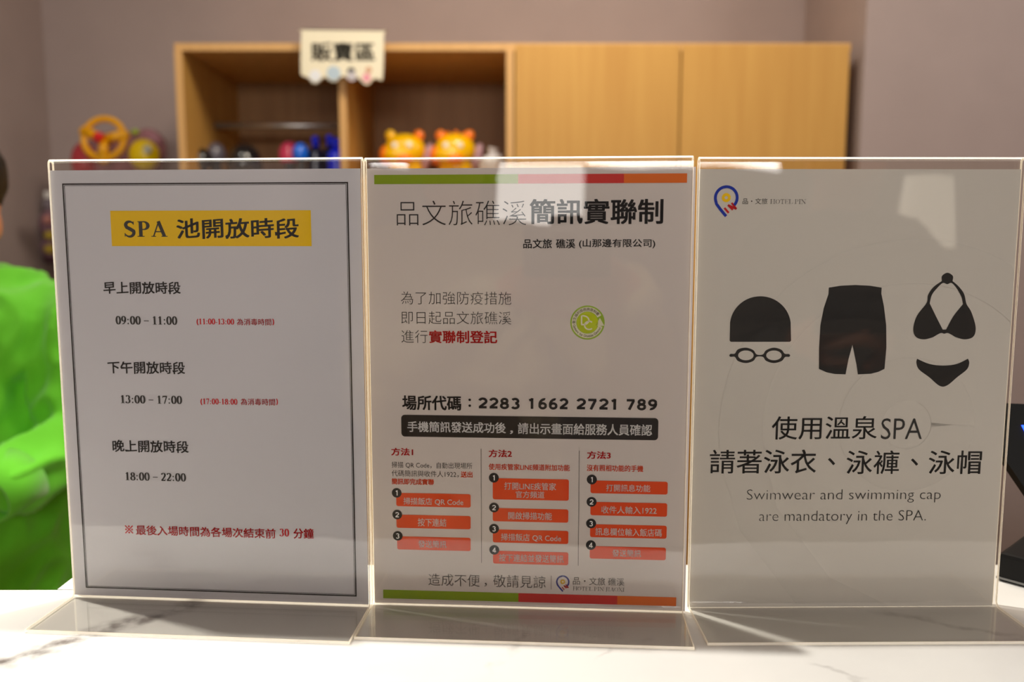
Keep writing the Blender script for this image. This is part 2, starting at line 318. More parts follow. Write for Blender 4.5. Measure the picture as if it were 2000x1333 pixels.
# own broad-nib roman letters: each stroke is a strip whose width follows its direction
def strip(P, w):
    V, Fc = [], []
    n = len(P)
    for i, p in enumerate(P):
        a = Vector(P[max(0, i-1)]); c = Vector(P[min(n-1, i+1)]); d = (c-a).normalized() if (c-a).length else Vector((1, 0))
        nn = Vector((-d.y, d.x)); ww = w(d, i/(n-1)) if callable(w) else w
        for s_ in (1, -1): q = Vector(p)+nn*ww/2*s_; V.append((q.x, q.y))
    for i in range(n-1): Fc.append((2*i, 2*i+1, 2*i+3, 2*i+2))
    return V, Fc
def arc(cx_, cy_, rx, ry_, a0, a1, n=22):
    return [(cx_+rx*math.cos(math.radians(a0+(a1-a0)*i/n)), cy_+ry_*math.sin(math.radians(a0+(a1-a0)*i/n))) for i in range(n+1)]
def serif_mesh(s, bold=0):
    K, k = .135+bold, .04+bold*.4
    nib = lambda d, t_: k+(K-k)*abs(d.y)**1.5
    def q(x0, y0, x1, y1): return ([(x0, y0), (x1, y0), (x1, y1), (x0, y1)], [(0, 1, 2, 3)])
    def foot(x, y, w=.3): return q(x-w/2, y-(.0 if y < .3 else .035), x+w/2, y+(.035 if y < .3 else 0))
    G = {}
    H = .68
    G['0'] = (.5, [strip(arc(.25, H/2, .165, H/2-.02, 0, 360, 36), nib)])
    G['1'] = (.5, [q(.25-K/2, 0, .25+K/2, H), foot(.25, 0, .34), strip([(.10, .56), (.2, .60), (.27, .67)], .05)])
    G['2'] = (.5, [strip(arc(.24, .5, .15, .16, 165, -25, 16)+[(.33, .36), (.22, .2), (.08, .07)], nib), q(.05, 0, .42, .10), strip([(.40, .08), (.45, .2)], .045)])
    G['3'] = (.5, [strip(arc(.21, .52, .14, .14, 160, -80, 16), nib), strip(arc(.2, .2, .17, .18, 80, -160, 18), nib)])
    G['7'] = (.5, [q(.06, H-.11, .44, H), strip([(.42, H-.02), (.3, .3), (.2, 0)], .09), strip([(.07, H-.05), (.04, .48)], .04)])
    G['8'] = (.5, [strip(arc(.25, .51, .13, .14, 0, 360, 30), nib), strip(arc(.25, .18, .165, .165, 0, 360, 30), nib)])
    G['9'] = (.5, [strip(arc(.24, .46, .15, .2, 0, 360, 30), nib), strip([(.39, .46), (.37, .25), (.27, .1), (.1, .02)], lambda d, t_: K-(K-k)*t_)])
    G[':'] = (.3, [strip(arc(.14, .07, .03, .03, 0, 360, 12), .07), strip(arc(.14, .4, .03, .03, 0, 360, 12), .07)])
    G['-'] = (.33, [q(.04, .2, .29, .27)]); G['–'] = (.5, [q(.03, .27, .47, .33)])
    G['('] = (.3, [strip(arc(.42, .27, .33, .45, 125, 235, 16), nib)]); G[')'] = (.3, [strip(arc(-.12, .27, .33, .45, 55, -55, 16), nib)])
    G[' '] = (.25, [])
    G['S'] = (.56, [strip(arc(.27, .51, .17, .155, 25, 180, 14)+[(.14, .42), (.27, .35), (.40, .27)]+arc(.25, .19, .19, .18, 20, -155, 14), lambda d, t_: k+(K-k)*math.sin(math.pi*min(1, max(0, t_)))**1.2), strip([(.43, .53), (.43, .67)], .04), strip([(.06, .16), (.06, .01)], .04)])
    G['P'] = (.6, [q(.1, 0, .1+K, H), foot(.1+K/2, 0), foot(.1+K/2, H, .25), strip([(.15, H-.02), (.3, H-.02)]+arc(.3, .49, .19, .17, 90, -90, 16)+[(.15, .32)], nib)])
    G['A'] = (.7, [strip([(.12, .02), (.36, H)], k+.01), strip([(.34, H), (.58, .02)], K*.95), foot(.12, 0, .2), foot(.58, 0, .26), q(.18, .2, .48, .2+k)])
    G['H'] = (.75, [q(.1, 0, .1+K, H), q(.55, 0, .55+K, H), foot(.1+K/2, 0, .28), foot(.55+K/2, 0, .28), foot(.1+K/2, H, .28), foot(.55+K/2, H, .28), q(.1, .33, .6, .33+k)])
    G['O'] = (.74, [strip(arc(.36, H/2, .27, H/2-.02, 0, 360, 36), nib)])
    G['T'] = (.66, [q(.32-K/2, 0, .32+K/2, H), foot(.32, 0), q(.04, H-.045, .6, H), strip([(.06, H), (.05, .52)], .035), strip([(.58, H), (.6, .52)], .035)])
    G['E'] = (.64, [q(.1, 0, .1+K, H), q(.04, 0, .56, k), q(.04, H-k, .54, H), q(.15, .33, .42, .33+k), strip([(.55, 0), (.58, .15)], .035), strip([(.53, H), (.54, .54)], .035), q(.40, .26, .43, .44)])
    G['L'] = (.62, [q(.1, 0, .1+K, H), q(.04, 0, .54, k), foot(.1+K/2, H, .28), strip([(.54, 0), (.57, .17)], .035)])
    G['I'] = (.36, [q(.12, 0, .12+K, H), foot(.12+K/2, 0, .28), foot(.12+K/2, H, .28)])
    G['N'] = (.75, [q(.12, 0, .12+k, H), q(.6, 0, .6+k, H), strip([(.1, H), (.63, .0)], K), foot(.14, 0, .2), foot(.62, H, .2), foot(.08, H, .14)])
    G['J'] = (.45, [q(.2, .08, .2+K, H), foot(.2+K/2, H, .28), strip([(.27, .12), (.22, -.05), (.08, -.08)], k+.03)])
    G['X'] = (.72, [strip([(.1, H), (.6, 0)], K), strip([(.58, H), (.1, 0)], k), foot(.1, 0, .2), foot(.6, 0, .24), foot(.1, H, .24), foot(.58, H, .2)])
    V, Fc, x = [], [], 0
    for ch in s:
        adv, pcs = G.get(ch, G[' '])
        for v, f in pcs:
            o_ = len(V); V += [(a+x, b_) for a, b_ in v]; Fc += [tuple(i+o_ for i in g) for g in f]
        x += adv
    return V, Fc

# ------------------------------------------------------------------ sign holders and posters
PW, PH = .215, .3086
SIGNS = [((-.20596, .55335), -.07468, .0547), ((.00963, .5427), -.06264, .0525), ((.23011, .54503), .01068, .055)]
LEAN = .0104
class Sheet:
    """plane of one poster: u to the right, v up, metres from the middle of its lower edge"""
    def __init__(s, i):
        (x, y), yaw, _ = SIGNS[i]
        s.o = Vector((x, y, 0)); s.u = Vector((math.cos(yaw), math.sin(yaw), 0)); s.n = Vector((math.sin(yaw), -math.cos(yaw), 0))
        s.v = Vector((0, 0, 1))*math.cos(LEAN)-s.n*math.sin(LEAN); s.nn = s.u.cross(s.v)
        s.M = Matrix.Translation(s.o) @ Matrix((s.u, s.v, s.nn)).transposed().to_4x4()
    def uv(s, x, y):
        p = px(x, y, 1.0)-Vector((0, 0, CAM_H)); C = Vector((0, 0, CAM_H))
        P = C+p*(((s.o-C) @ s.nn)/(p @ s.nn)); return (P-s.o) @ s.u, (P-s.o) @ s.v
SH = [Sheet(i) for i in range(3)]
class Poster:
    def __init__(s, i, root): s.i = i; s.s = SH[i]; s.r = root; s.z = .00012
    def flat(s, name, V, Fc, m, lift=1, label=None):
        me = bpy.data.meshes.new(name); me.from_pydata([(a, b_, .0002+.00005*lift) for a, b_ in V], [], Fc); me.update()
        o = link(name, me, m, s.r)
        if label: o['label'] = label
        return o
    def text(s, t_, x0, yt, yb, x1, m, off=0, shear=0, serif=False, lift=2, name='printed_text', label=None):
        V, Fc = text_mesh(t_, off, serif=serif)
        ax, bx = min(v[0] for v in V), max(v[0] for v in V); ay, by = min(v[1] for v in V), max(v[1] for v in V)
        u0, v1 = s.s.uv(x0, yt); _, v0 = s.s.uv(x0, yb); u1, _ = s.s.uv(x1, (yt+yb)/2)
        sx, sy = (u1-u0)/(bx-ax), (v1-v0)/(by-ay)
        out_ = []
        for a, b_ in V:
            a2 = (a-ax)*sx; b2 = (b_-ay)*sy
            if shear:  # every brush-written character rises to the right
                k_ = (a-ax) % 1.0 - .5
                b2 += shear*k_*sx
            out_.append((u0+a2, v0+b2))
        return s.flat(name, out_, Fc, m, lift, label)
    def quad(s, name, pts, m, lift=1, label=None):
        V = [s.s.uv(*p) for p in pts]; return s.flat(name, V, [tuple(range(len(V)))], m, lift, label)
    def rect(s, name, x0, yt, yb, x1, m, r=0, lift=1, label=None):
        u0, v1 = s.s.uv(x0, yt); _, v0 = s.s.uv(x0, yb); u1, _ = s.s.uv(x1, (yt+yb)/2)
        if not r: V = [(u0, v0), (u1, v0), (u1, v1), (u0, v1)]
        else:
            V = []
            for cx_, cy_, a in ((u1-r, v1-r, 0), (u0+r, v1-r, 90), (u0+r, v0+r, 180), (u1-r, v0+r, 270)):
                V += arc(cx_, cy_, r, r, a, a+90, 6)
        return s.flat(name, V, [tuple(range(len(V)))], m, lift, label)
    def shape(s, name, loops, m, lift=2, label=None, n=10):
        """closed outlines in photo pixels; several loops make holes"""
        cu = bpy.data.curves.new('c', 'CURVE'); cu.dimensions = '2D'; cu.fill_mode = 'BOTH'
        for lp in loops:
            sp = cu.splines.new('POLY'); sp.points.add(len(lp)-1); sp.use_cyclic_u = True
            for p_, q_ in zip(sp.points, lp): u_, v_ = s.s.uv(*q_); p_.co = (u_*100, v_*100, 0, 1)
        o = bpy.data.objects.new('c', cu); COL.objects.link(o)
        me = bpy.data.meshes.new_from_object(o.evaluated_get(bpy.context.evaluated_depsgraph_get()))
        bpy.data.objects.remove(o)
        V = [(v.co.x/100, v.co.y/100) for v in me.vertices]; Fc = [tuple(p_.vertices) for p_ in me.polygons]
        return s.flat(name, V, Fc, m, lift, label)
    def logo(s, x, y, r, mb, my, mr, names=('emblem_ring', 'emblem_disc', 'emblem_letters'), lift=2, clip=None):
        u, v = s.s.uv(x, y); k = r/65
        def put(P, w, nm, m):
            V, Fc = strip([(u+a*k, v+b_*k) for a, b_ in P], w*k)
            if clip: V = [(min(max(a, clip[0]), clip[1]), min(max(b_, clip[2]), clip[3])) for a, b_ in V]
            return s.flat(nm, V, Fc, m, lift)
        put(arc(0, 0, 57, 57, -42, 202, 60)+[(-50, -32), (-30, -58), (-8, -84), (2, -95)], 15, names[0], mb)
        put(arc(0, 1, 16, 16, 0, 360, 30), 15, names[1], my)
        if names[2]:
            V, Fc = [], []
            for P in ([(-8, -52), (15, -78)], [(10, -37), (36, -62)], [(10, -37), (55, -58)], [(29, -26), (55, -58)]):
                a, f = strip([(u+q_[0]*k, v+q_[1]*k) for q_ in P], 10*k); o_ = len(V); V += a; Fc += [tuple(i_+o_ for i_ in g) for g in f]
            s.flat(names[2], V, Fc, mr, lift)

def holder(i, label):
    (x, y), yaw, foot = SIGNS[i]
    t = empty('sign_holder', (x, y, 0), 0, label, 'sign holder', 'clear acrylic sign holders')
    s = SH[i]; th_ = .0018; hw = PW/2; gap = .0034
    M = s.M.copy(); M.translation = (0, 0, 0)
    def P(path, name, lips=(True, True), sm=False, m=ACR, crest=0):
        """sheet swept along a path of (v, n) centre points; glow-coloured edges on both sides"""
        bm = BM(); n = len(path); rim = .0003; cols = (-hw, -hw+rim, hw-rim, hw); G_ = [[] for _ in cols]
        for k in range(n):
            a = Vector(path[max(0, k-1)]); c = Vector(path[min(n-1, k+1)]); d = (c-a).normalized(); nn = Vector((-d.y, d.x))*th_/2
            p = Vector(path[k])
            for side, LST in zip(cols, G_):
                LST.append([bm.verts.new((side, q_.x, q_.y)) for q_ in (p+nn, p-nn)])
        for k in range(n-1):
            for ci in range(3):
                A_, B2 = G_[ci], G_[ci+1]
                for j in (0, 1):
                    f = bm.faces.new((A_[k][j], B2[k][j], B2[k+1][j], A_[k+1][j])); f.smooth = sm
                    if ci != 1: f.material_index = 1
                    elif crest and j == 1 and crest <= k < n-1-crest: f.material_index = 2
            for LST in (G_[0], G_[3]):
                f = bm.faces.new((LST[k][0], LST[k][1], LST[k+1][1], LST[k+1][0])); f.material_index = 1
        for k, on in ((0, lips[0]), (n-1, lips[1])):
            if on:
                for ci in range(3): f = bm.faces.new((G_[ci][k][0], G_[ci+1][k][0], G_[ci+1][k][1], G_[ci][k][1])); f.material_index = 1
        bmesh.ops.recalc_face_normals(bm, faces=bm.faces)
        bmesh.ops.transform(bm, matrix=M, verts=bm.verts)
        return obj(name, bm, [m, EDGE, FOLD] if crest else [m, EDGE], t)
    zf, zb = .0012, -gap-.0002     # front sheet just in front of the poster plane, back sheet behind it
    rt = (zf-zb)/2; zc = (zf+zb)/2; top = PH-th_/2-rt
    P([(.0012, zb), (top, zb)], 'back_panel', (True, False))
    P([(top+rt*math.sin(a), zc-rt*math.cos(a)) for a in [math.pi*k/12 for k in range(13)]], 'top_fold', (False, False), True, ACR, 3)
    P([(top, zf), (.005, zf)], 'front_panel', (False, False))
    rb = .004
    P([(.0011+rb-rb*math.sin(a), zf+rb-rb*math.cos(a)) for a in [math.pi/2*k/8 for k in range(9)]]+[(.0011, foot)], 'foot', (False, True), False)
    return t
holder(0, 'clear acrylic sign holder on the marble counter holding the opening hours notice')
holder(1, 'clear acrylic sign holder on the marble counter holding the poster with coloured bars')
holder(2, 'clear acrylic sign holder on the marble counter holding the swimwear poster')

def poster(i, u0, u1, v0, v1, col, label):
    s = SH[i]; bm = BM(); n, m_ = 12, 16; g = []
    bow = lambda a, b_: -.0007*(1-math.cos(a*6.283))*.5*(b_)
    for r_ in range(m_+1):
        g.append([bm.verts.new((u0+(u1-u0)*c/n, v0+(v1-v0)*r_/m_, 0)) for c in range(n+1)])
    for r_ in range(m_):
        for c in range(n): bm.faces.new((g[r_][c], g[r_][c+1], g[r_+1][c+1], g[r_+1][c]))
    b2 = bmesh.ops.extrude_face_region(bm, geom=list(bm.faces))
    bmesh.ops.translate(bm, verts=[v for v in b2['geom'] if isinstance(v, bmesh.types.BMVert)], vec=(0, 0, -.0003))
    bmesh.ops.recalc_face_normals(bm, faces=bm.faces)
    o = obj('poster', bm, paper_mat('paper', col), None); o.matrix_world = s.M
    return tag(o, label, 'poster')
ink = mat('ink_black', (.022, .02, .02), .6, spec=.2); ink2 = mat('ink_soft_black', (.05, .048, .045), .6, spec=.2)
red = mat('ink_red', srgb(205, 22, 28), .6, spec=.2); org = mat('ink_orange_red', srgb(238, 78, 28), .6, spec=.2)
yel = mat('ink_yellow', srgb(255, 208, 0), .6, spec=.2); grn = mat('ink_green', srgb(140, 168, 10), .6, spec=.2)
rbar = mat('ink_bar_red', srgb(214, 50, 44), .6, spec=.2); obar = mat('ink_bar_orange', srgb(235, 112, 28), .6, spec=.2)
blu = mat('ink_blue', srgb(18, 52, 170), .6, spec=.2); wht = mat('ink_white', (.93, .91, .89), .6, spec=.2)

# ---- left: opening hours
r0 = poster(0, -.1085, .1062, .0018, .3012, (.80, .80, .87), 'white notice of SPA opening hours with a yellow heading, in the left sign holder')
A = Poster(0, r0)
A.rect('heading_band', 215.5, 412, 481, 608, yel, label='bright yellow heading band')
BF = .018
A.text('SPA', 242, 431, 464.5, 327, ink2, .02, serif=True, name='heading_text')
A.text('池開放時段', 344, 427, 466, 584, ink2, .024, .07, name='heading_text')
for tx, x0, yt, yb, x1 in (('早上開放時段', 201.6, 550, 574, 353), ('下午開放時段', 209.8, 705.5, 729.5, 361.5), ('晚上開放時段', 219.4, 859, 882.5, 368.4)):
    A.text(tx, x0, yt, yb, x1, ink2, .022, .07)
for tx, x0, yt, yb, x1 in (('09:00 – 11:00', 225.7, 617.5, 634, 346.6), ('13:00 – 17:00', 236, 772, 788, 356), ('18:00 – 22:00', 245.2, 922.5, 938.5, 363.5)):
    A.text(tx, x0, yt, yb, x1, ink2, .03, serif=True)
for a_, b_, x0, xa, xb, xc, xd, y in (('(11:00-13:00', ')', 384, 457.6, 462.5, 530, 535.7, 622.5), ('(17:00-18:00', ')', 391.6, 464, 470, 537.5, 543, 778.5)):
    A.text(a_, x0, y, y+13.5, xa, red, .02, serif=True); A.text('為消毒時間', xb, y, y+13, xc, red, .01, .06); A.text(')', xc+2, y, y+13.5, xd, red, .02, serif=True)
A.text('最後入場時間為各場次結束前', 265.2, 1026, 1045, 538.4, red, .024, .05)
mu, mv = A.s.uv(252.5, 1034.5)
V, Fc = [], []
for v, f in (strip([(-1, -1), (1, 1)], .28), strip([(-1, 1), (1, -1)], .28), *[strip(arc(a, b_, .12, .12, 0, 360, 10), .24) for a, b_ in ((0, .8), (0, -.8), (.8, 0), (-.8, 0))]):
    o_ = len(V); V += [(mu+a*.0028, mv+b_*.0028) for a, b_ in v]; Fc += [tuple(i_+o_ for i_ in g) for g in f]
A.flat('reference_mark', V, Fc, red, 2)
A.text('30', 545.5, 1033, 1048, 565, red, .02, serif=True); A.text('分鐘', 573, 1032, 1052, 613, red, .024, .05)
def frame(u0, v0, u1, v1, w, name):
    V = [(u0, v0), (u1, v0), (u1, v1), (u0, v1), (u0+w, v0+w), (u1-w, v0+w), (u1-w, v1-w), (u0+w, v1-w)]
    A.flat(name, V, [(0, 1, 5, 4), (1, 2, 6, 5), (2, 3, 7, 6), (3, 0, 4, 7)], ink)
frame(-.0992, .0074, .0979, .2925, .0009, 'outer_border'); frame(-.0979, .0087, .0966, .2912, .0003, 'inner_border')

# ---- middle: registration poster
r1 = poster(1, -.1062, .1092, .0015, .3014, (.80, .735, .71), 'white registration poster with green, red and orange bars, in the middle sign holder')
B = Poster(1, r1)
for yt, yb, seg in ((342, 360, (731, 1012, 1218.6, 1341.8)), (1152, 1169, (748.5, 1012.6, 1205.7, 1321))):
    u, v1 = B.s.uv(seg[0], yt); _, v0 = B.s.uv(seg[0], yb)
    us = [B.s.uv(x, (yt+yb)/2)[0] for x in seg]
    for k, m_ in enumerate((grn, rbar, obar)):
        B.flat('colour_bar', [(us[k], v0), (us[k+1], v0), (us[k+1], v1), (us[k], v1)], [(0, 1, 2, 3)], m_, 1, ('green bar', 'red bar', 'orange bar')[k])
B.text('品文旅礁溪', 774.6, 392.5, 440.7, 1028, ink, -.014, name='title_text')
B.text('簡訊實聯制', 1034.5, 389, 438.5, 1295.5, ink, .026, name='title_text')
for tx, x0, x1 in (('品文旅', 1022, 1078), ('礁溪', 1086, 1123.5), ('(山那邊有限公司)', 1131, 1279.7)): B.text(tx, x0, 467, 485.5, x1, ink, .016)
B.text('為了加強防疫措施', 783, 569.5, 594.5, 998.5, ink, -.012); B.text('即日起品文旅礁溪', 783.8, 608, 633, 998.5, ink, -.012)
B.text('進行', 784, 645, 670, 835.3, ink, -.012); B.text('實聯制登記', 837.8, 645.5, 670.5, 971.3, red, .03)
# round green badge
bu, bv = B.s.uv(1147.3, 630.5); R_ = .0114
def disc(P_, name, u, v, r, m_, lift, label=None): return P_.flat(name, arc(u, v, r, r, 0, 360-9, 39), [tuple(range(40))], m_, lift, label)
lime = mat('ink_lime', srgb(150, 185, 50), .6, spec=.2); limec = mat('ink_lime_pale', srgb(190, 205, 20), .6, spec=.2); cream = mat('ink_cream', srgb(225, 220, 190), .6, spec=.2)
disc(B, 'badge_disc', bu, bv, R_, lime, 1, 'round green badge')
V, Fc = strip(arc(bu, bv, R_*.78, R_*.78, 28, 345, 60), R_*.26); B.flat('badge_ring', V, Fc, cream, 2, 'cream arrow ring')
B.flat('badge_arrow', [(bu+R_*.45, bv-R_*.2), (bu+R_*.98, bv-R_*.18), (bu+R_*.72, bv+R_*.28)], [(0, 1, 2)], cream, 2)
disc(B, 'badge_centre', bu, bv, R_*.62, limec, 2)
u_, w_ = bu-R_*.38, R_*.09
V, Fc = strip([(bu-R_*.34, bv-R_*.12), (bu-R_*.34, bv+R_*.4)]+[(a, b_) for a, b_ in arc(bu-R_*.26, bv+R_*.14, R_*.34, R_*.26, 90, -90, 14)]+[(bu-R_*.36, bv-R_*.12)], R_*.08); B.flat('badge_letter', V, Fc, cream, 4)
V, Fc = strip(arc(bu+R_*.1, bv-R_*.16, R_*.26, R_*.24, 50, 310, 20), R_*.08); B.flat('badge_letter', V, Fc, cream, 4)
def ring_text(s_, r, a0, a1, h, inward=False):
    n_ = len(s_)
    for k, ch in enumerate(s_):
        if ch == ' ': continue
        V, Fc = text_mesh(ch, .01, res=2); w2 = max(v[0] for v in V)/2; a = math.radians(a0+(a1-a0)*(k+.5)/n_)
        rot = a-math.pi/2 if not inward else a+math.pi/2
        c_, s2 = math.cos(rot), math.sin(rot)
        V = [(bu+r*math.cos(a)+h*((p-w2)*c_-(q_-.35)*s2), bv+r*math.sin(a)+h*((p-w2)*s2+(q_-.35)*c_)) for p, q_ in V]
        B.flat('badge_character', V, Fc, mat('ink_olive', srgb(90, 85, 60), .6), 4)
ring_text('衛生福利部疾病管制署', R_*.78, 185, 35, R_*.2); ring_text('Centers for Disease Control', R_*.78, 190, 340, R_*.2, True)
# code line
B.text('場所代碼', 785.4, 772.5, 801, 901, ink, .03); B.text(':', 915, 779, 795, 920, ink, .02)
for tx, x0, x1, dy in (('2283', 934.4, 1015, 0), ('1662', 1032.7, 1110, .8), ('2721', 1126, 1204, 1.6), ('789', 1224, 1283.5, 2.6)): B.text(tx, x0, 776.5+dy, 799+dy, x1, ink, .155, serif='sans')
B.rect('black_band', 783.6, 810.5, 853, 1285.7, ink, .0025, label='black rounded band')
for tx, x0, x1, yt, yb in (('手機簡訊發送成功後', 795.6, 988, 823, 844), ('，', 996, 1002, 841, 848), ('請出示畫面給服務人員確認', 1011.5, 1273.7, 826, 848)): B.text(tx, x0, yt, yb, x1, wht, .022, lift=3)
for tx, x0, x1, y in (('方法1', 764, 807, 875), ('方法2', 954.4, 1000, 878.3), ('方法3', 1146.5, 1192.8, 881.5)): B.text(tx, x0, y, y+15, x1, red, .032)
B.text('掃描 QR Code，自動出現場所', 765, 902, 914.5, 922.4, ink2, -.004); B.text('代碼簡訊與收件人1922，', 765, 918.5, 931, 895.7, ink2, -.004)
B.text('送出', 900, 921, 933, 923, org, .03); B.text('簡訊即完成實聯', 765, 934.5, 946.5, 847.7, org, .03)
B.text('使用疾管家LINE頻道附加功能', 954.4, 905.5, 918, 1113, org, .022); B.text('沒有照相功能的手機', 1146, 907.7, 920.5, 1256.4, org, .022)
for x, y0, y1 in ((939.6, 877, 1100), (1131.3, 880.5, 1105.6)):
    u0, v0 = B.s.uv(x, y0); u1, v1 = B.s.uv(x, y1); B.flat('column_rule', [(u0-.0001, v0), (u0+.0002, v0), (u0+.0002, v1), (u0-.0001, v1)], [(0, 1, 2, 3)], ink2)
steps = [  # box x0, top, bottom, x1; number; its circle; lettering
 (773.8, 963, 989, 919.3, 1, (775, 963), [('掃描飯店 QR Code', 788, 972, 986.5, 905)]),
 (774.3, 1005.5, 1031.3, 919.3, 2, (776, 1005.5), [('按下連結', 816, 1012.5, 1028, 872)]),
 (775.6, 1047.8, 1073.5, 919.3, 3, (777, 1047), [('發送簡訊', 817, 1055.5, 1069.5, 872)]),
 (962.4, 934.3, 975.7, 1111, 1, (964.6, 933.5), [('打開LINE疾管家', 985, 942, 956.6, 1086), ('官方頻道', 1007.3, 959.3, 972.8, 1063.4)]),
 (962.4, 992.6, 1018.4, 1110, 2, (965, 991.7), [('開啟掃描功能', 992.6, 1000, 1014.6, 1078)]),
 (962.6, 1034.4, 1059.8, 1110, 3, (965, 1033), [('掃描飯店 QR Code', 978.4, 1042, 1057, 1095.8)]),
 (963, 1076, 1101, 1110, 4, (965.5, 1074.4), [('按下連結並發送簡訊', 974.4, 1082, 1097, 1101)]),
 (1153.6, 938.8, 963.7, 1304, 1, (1155.9, 937), [('打開訊息功能', 1183.9, 946, 960, 1270)]),
 (1153.4, 980.6, 1006.8, 1303, 2, (1155.4, 980.6), [('收件人輸入1922', 1174.5, 988.5, 1003, 1282.6)]),
 (1152.7, 1024.2, 1049.5, 1302, 3, (1154.5, 1022.9), [('訊息欄位輸入飯店碼', 1163, 1031, 1046, 1292.4)]),
 (1152, 1066.9, 1091.3, 1300.5, 4, (1154, 1065), [('發送簡訊', 1195.9, 1073.5, 1087.5, 1252)])]
for x0, yt, yb, x1, n_, (cx2, cy2), tx in steps:
    B.rect('step_box', x0, yt, yb, x1, org, .0014, 1)
    u, v = B.s.uv(cx2, cy2); disc(B, 'number_disc', u, v, .0034, ink, 3)
    V, Fc = text_mesh(str(n_), .12, serif='sans'); w2 = (max(p[0] for p in V)+min(p[0] for p in V))/2
    B.flat('step_number', [(u+(a-w2)*.0052, v+(b_-.36)*.0052) for a, b_ in V], Fc, wht, 5)
    for t_, a, b_, c_, d_ in tx: B.text(t_, a, b_, c_, d_, wht, .012, lift=3)
B.text('造成不便', 836.5, 1120.5, 1144, 937, ink2, -.006); B.text('，', 946, 1139, 1146, 951, ink2); B.text('敬請見諒', 963.5, 1123, 1147, 1065.6, ink2, -.006)
u0, v0 = B.s.uv(1076.2, 1124.7); _, v1 = B.s.uv(1076.2, 1151.8); B.flat('footer_rule', [(u0, v0), (u0+.0003, v0), (u0+.0003, v1), (u0, v1)], [(0, 1, 2, 3)], ink2)
B.logo(1099.2, 1137, .0047, blu, yel, red)
B.text('品・文旅 礁溪', 1119, 1127, 1142.5, 1219.5, ink2, .0); B.text('HOTEL PIN JIAOXI', 1119, 1145.6, 1154.5, 1219.5, ink2, -.05, serif=True)

# ---- right: swimwear poster
r2 = poster(2, -.1080, .1055, .0005, .3007, (.79, .755, .70), 'grey-white swimwear poster with black cap, trunks and bikini pictures, in the right sign holder')
Cc = Poster(2, r2)
ghost = mat('ink_watermark', (.715, .682, .63), .7, spec=.2)
Cc.logo(1770, 836, .129, ghost, ghost, ghost, ('watermark_ring', 'watermark_disc', None), 1, (-.1079, .1054, .0006, .3006))
ring = mat('ink_blue2', srgb(18, 52, 170))
Cc.logo(1418.3, 386.7, .0082, blu, yel, red)
Cc.text('品・文旅', 1450.3, 387.5, 399, 1498.8, ink2, -.002); Cc.text('HOTEL PIN', 1504.4, 389.3, 398.5, 1573.9, ink2, -.07, serif=True)
ik = mat('ink_picture', (.03, .027, .025), .6, spec=.2)
def c5(*P): return [(x/2.7197+1340, y/2.7197+290) for x, y in P]
def bez(pts, n=8):
    """smooth closed outline through points (Catmull-Rom); a point given twice stays a sharp corner"""
    out_ = []; N_ = len(pts)
    for i in range(N_):
        p0, p1, p2, p3 = [Vector(pts[(i+k) % N_]) for k in (-1, 0, 1, 2)]
        if (p1-p2).length < 1e-6: continue
        for j in range(n):
            t_ = j/n; q_ = .5*((2*p1)+(-p0+p2)*t_+(2*p0-5*p1+4*p2-p3)*t_**2+(-p0+3*p1-3*p2+p3)*t_**3); out_.append((q_.x, q_.y))
    return out_
def dbl(L_, idx):
    o_ = []
    for i, p in enumerate(L_):
        o_.append(p)
        if i in idx: o_.append(p)
    return o_
# cap
capo = [(231, 1022), (233, 940)]+[(394-162*math.cos(a), 944-158*math.sin(a)) for a in [math.pi*k/28 for k in range(1, 28)]]+[(555, 940), (557, 1022), (551, 1028), (238, 1028)]
Cc.shape('cap_picture', [c5(*capo)], ik, label='black swimming cap pictogram')
gog = bez([(229, 1100), (236, 1092), (258, 1091), (275, 1068), (317, 1059), (356, 1072), (374, 1095), (407, 1095), (424, 1073), (465, 1059), (505, 1070), (523, 1091), (545, 1093), (552, 1101), (545, 1108), (525, 1109), (507, 1130), (465, 1141), (424, 1129), (407, 1108), (374, 1108), (356, 1130), (317, 1141), (275, 1130), (258, 1108), (236, 1108)], 4)
def el(cx_, cy_, a, b_): return [(cx_+a*math.cos(t_), cy_+b_*math.sin(t_)) for t_ in [2*math.pi*k/28 for k in range(28)]]
Cc.shape('goggles_picture', [c5(*gog), c5(*el(317, 1100, 41, 26)), c5(*el(466, 1100, 41, 26))], ik, label='black swimming goggles pictogram')
tr = [(757, 740), (820, 730), (897, 726), (975, 730), (1038, 740), (1036, 772), (1050, 840), (1062, 940), (1063, 1060), (1053, 1172), (1020, 1188), (980, 1198), (912, 1201), (905, 1150), (883, 1044), (862, 1120), (846, 1201), (790, 1199), (745, 1190), (705, 1172), (706, 1060), (713, 940), (730, 850), (755, 775)]
Cc.shape('trunks_picture', [c5(*tr)], ik, label='black swimming trunks pictogram')
bik_o = dbl([(1357, 705), (1358, 678), (1387, 661), (1416, 678), (1414, 705), (1448, 735), (1476, 775), (1488, 826), (1514, 870), (1537, 950), (1525, 1000), (1480, 1015), (1430, 1003), (1392, 982), (1370, 985), (1350, 982), (1310, 1004), (1262, 1015), (1220, 1002), (1206, 960), (1225, 890), (1276, 822), (1284, 780), (1312, 738)], (0, 4, 12, 16))
bik_i = dbl([(1386, 722), (1362, 716), (1330, 745), (1304, 780), (1293, 824), (1330, 900), (1362, 963), (1380, 963), (1420, 890), (1470, 828), (1462, 790), (1440, 750), (1410, 716)], (4, 6, 7, 9))
Cc.shape('bikini_top_picture', [c5(*bez(bik_o, 5)), c5(*bez(bik_i, 5))], ik, label='black bikini top pictogram')
bot = dbl([(1226, 1118), (1290, 1145), (1362, 1154), (1435, 1146), (1496, 1118), (1503, 1140), (1490, 1175), (1440, 1215), (1385, 1260), (1345, 1262), (1290, 1216), (1236, 1175), (1222, 1140)], (0, 4))
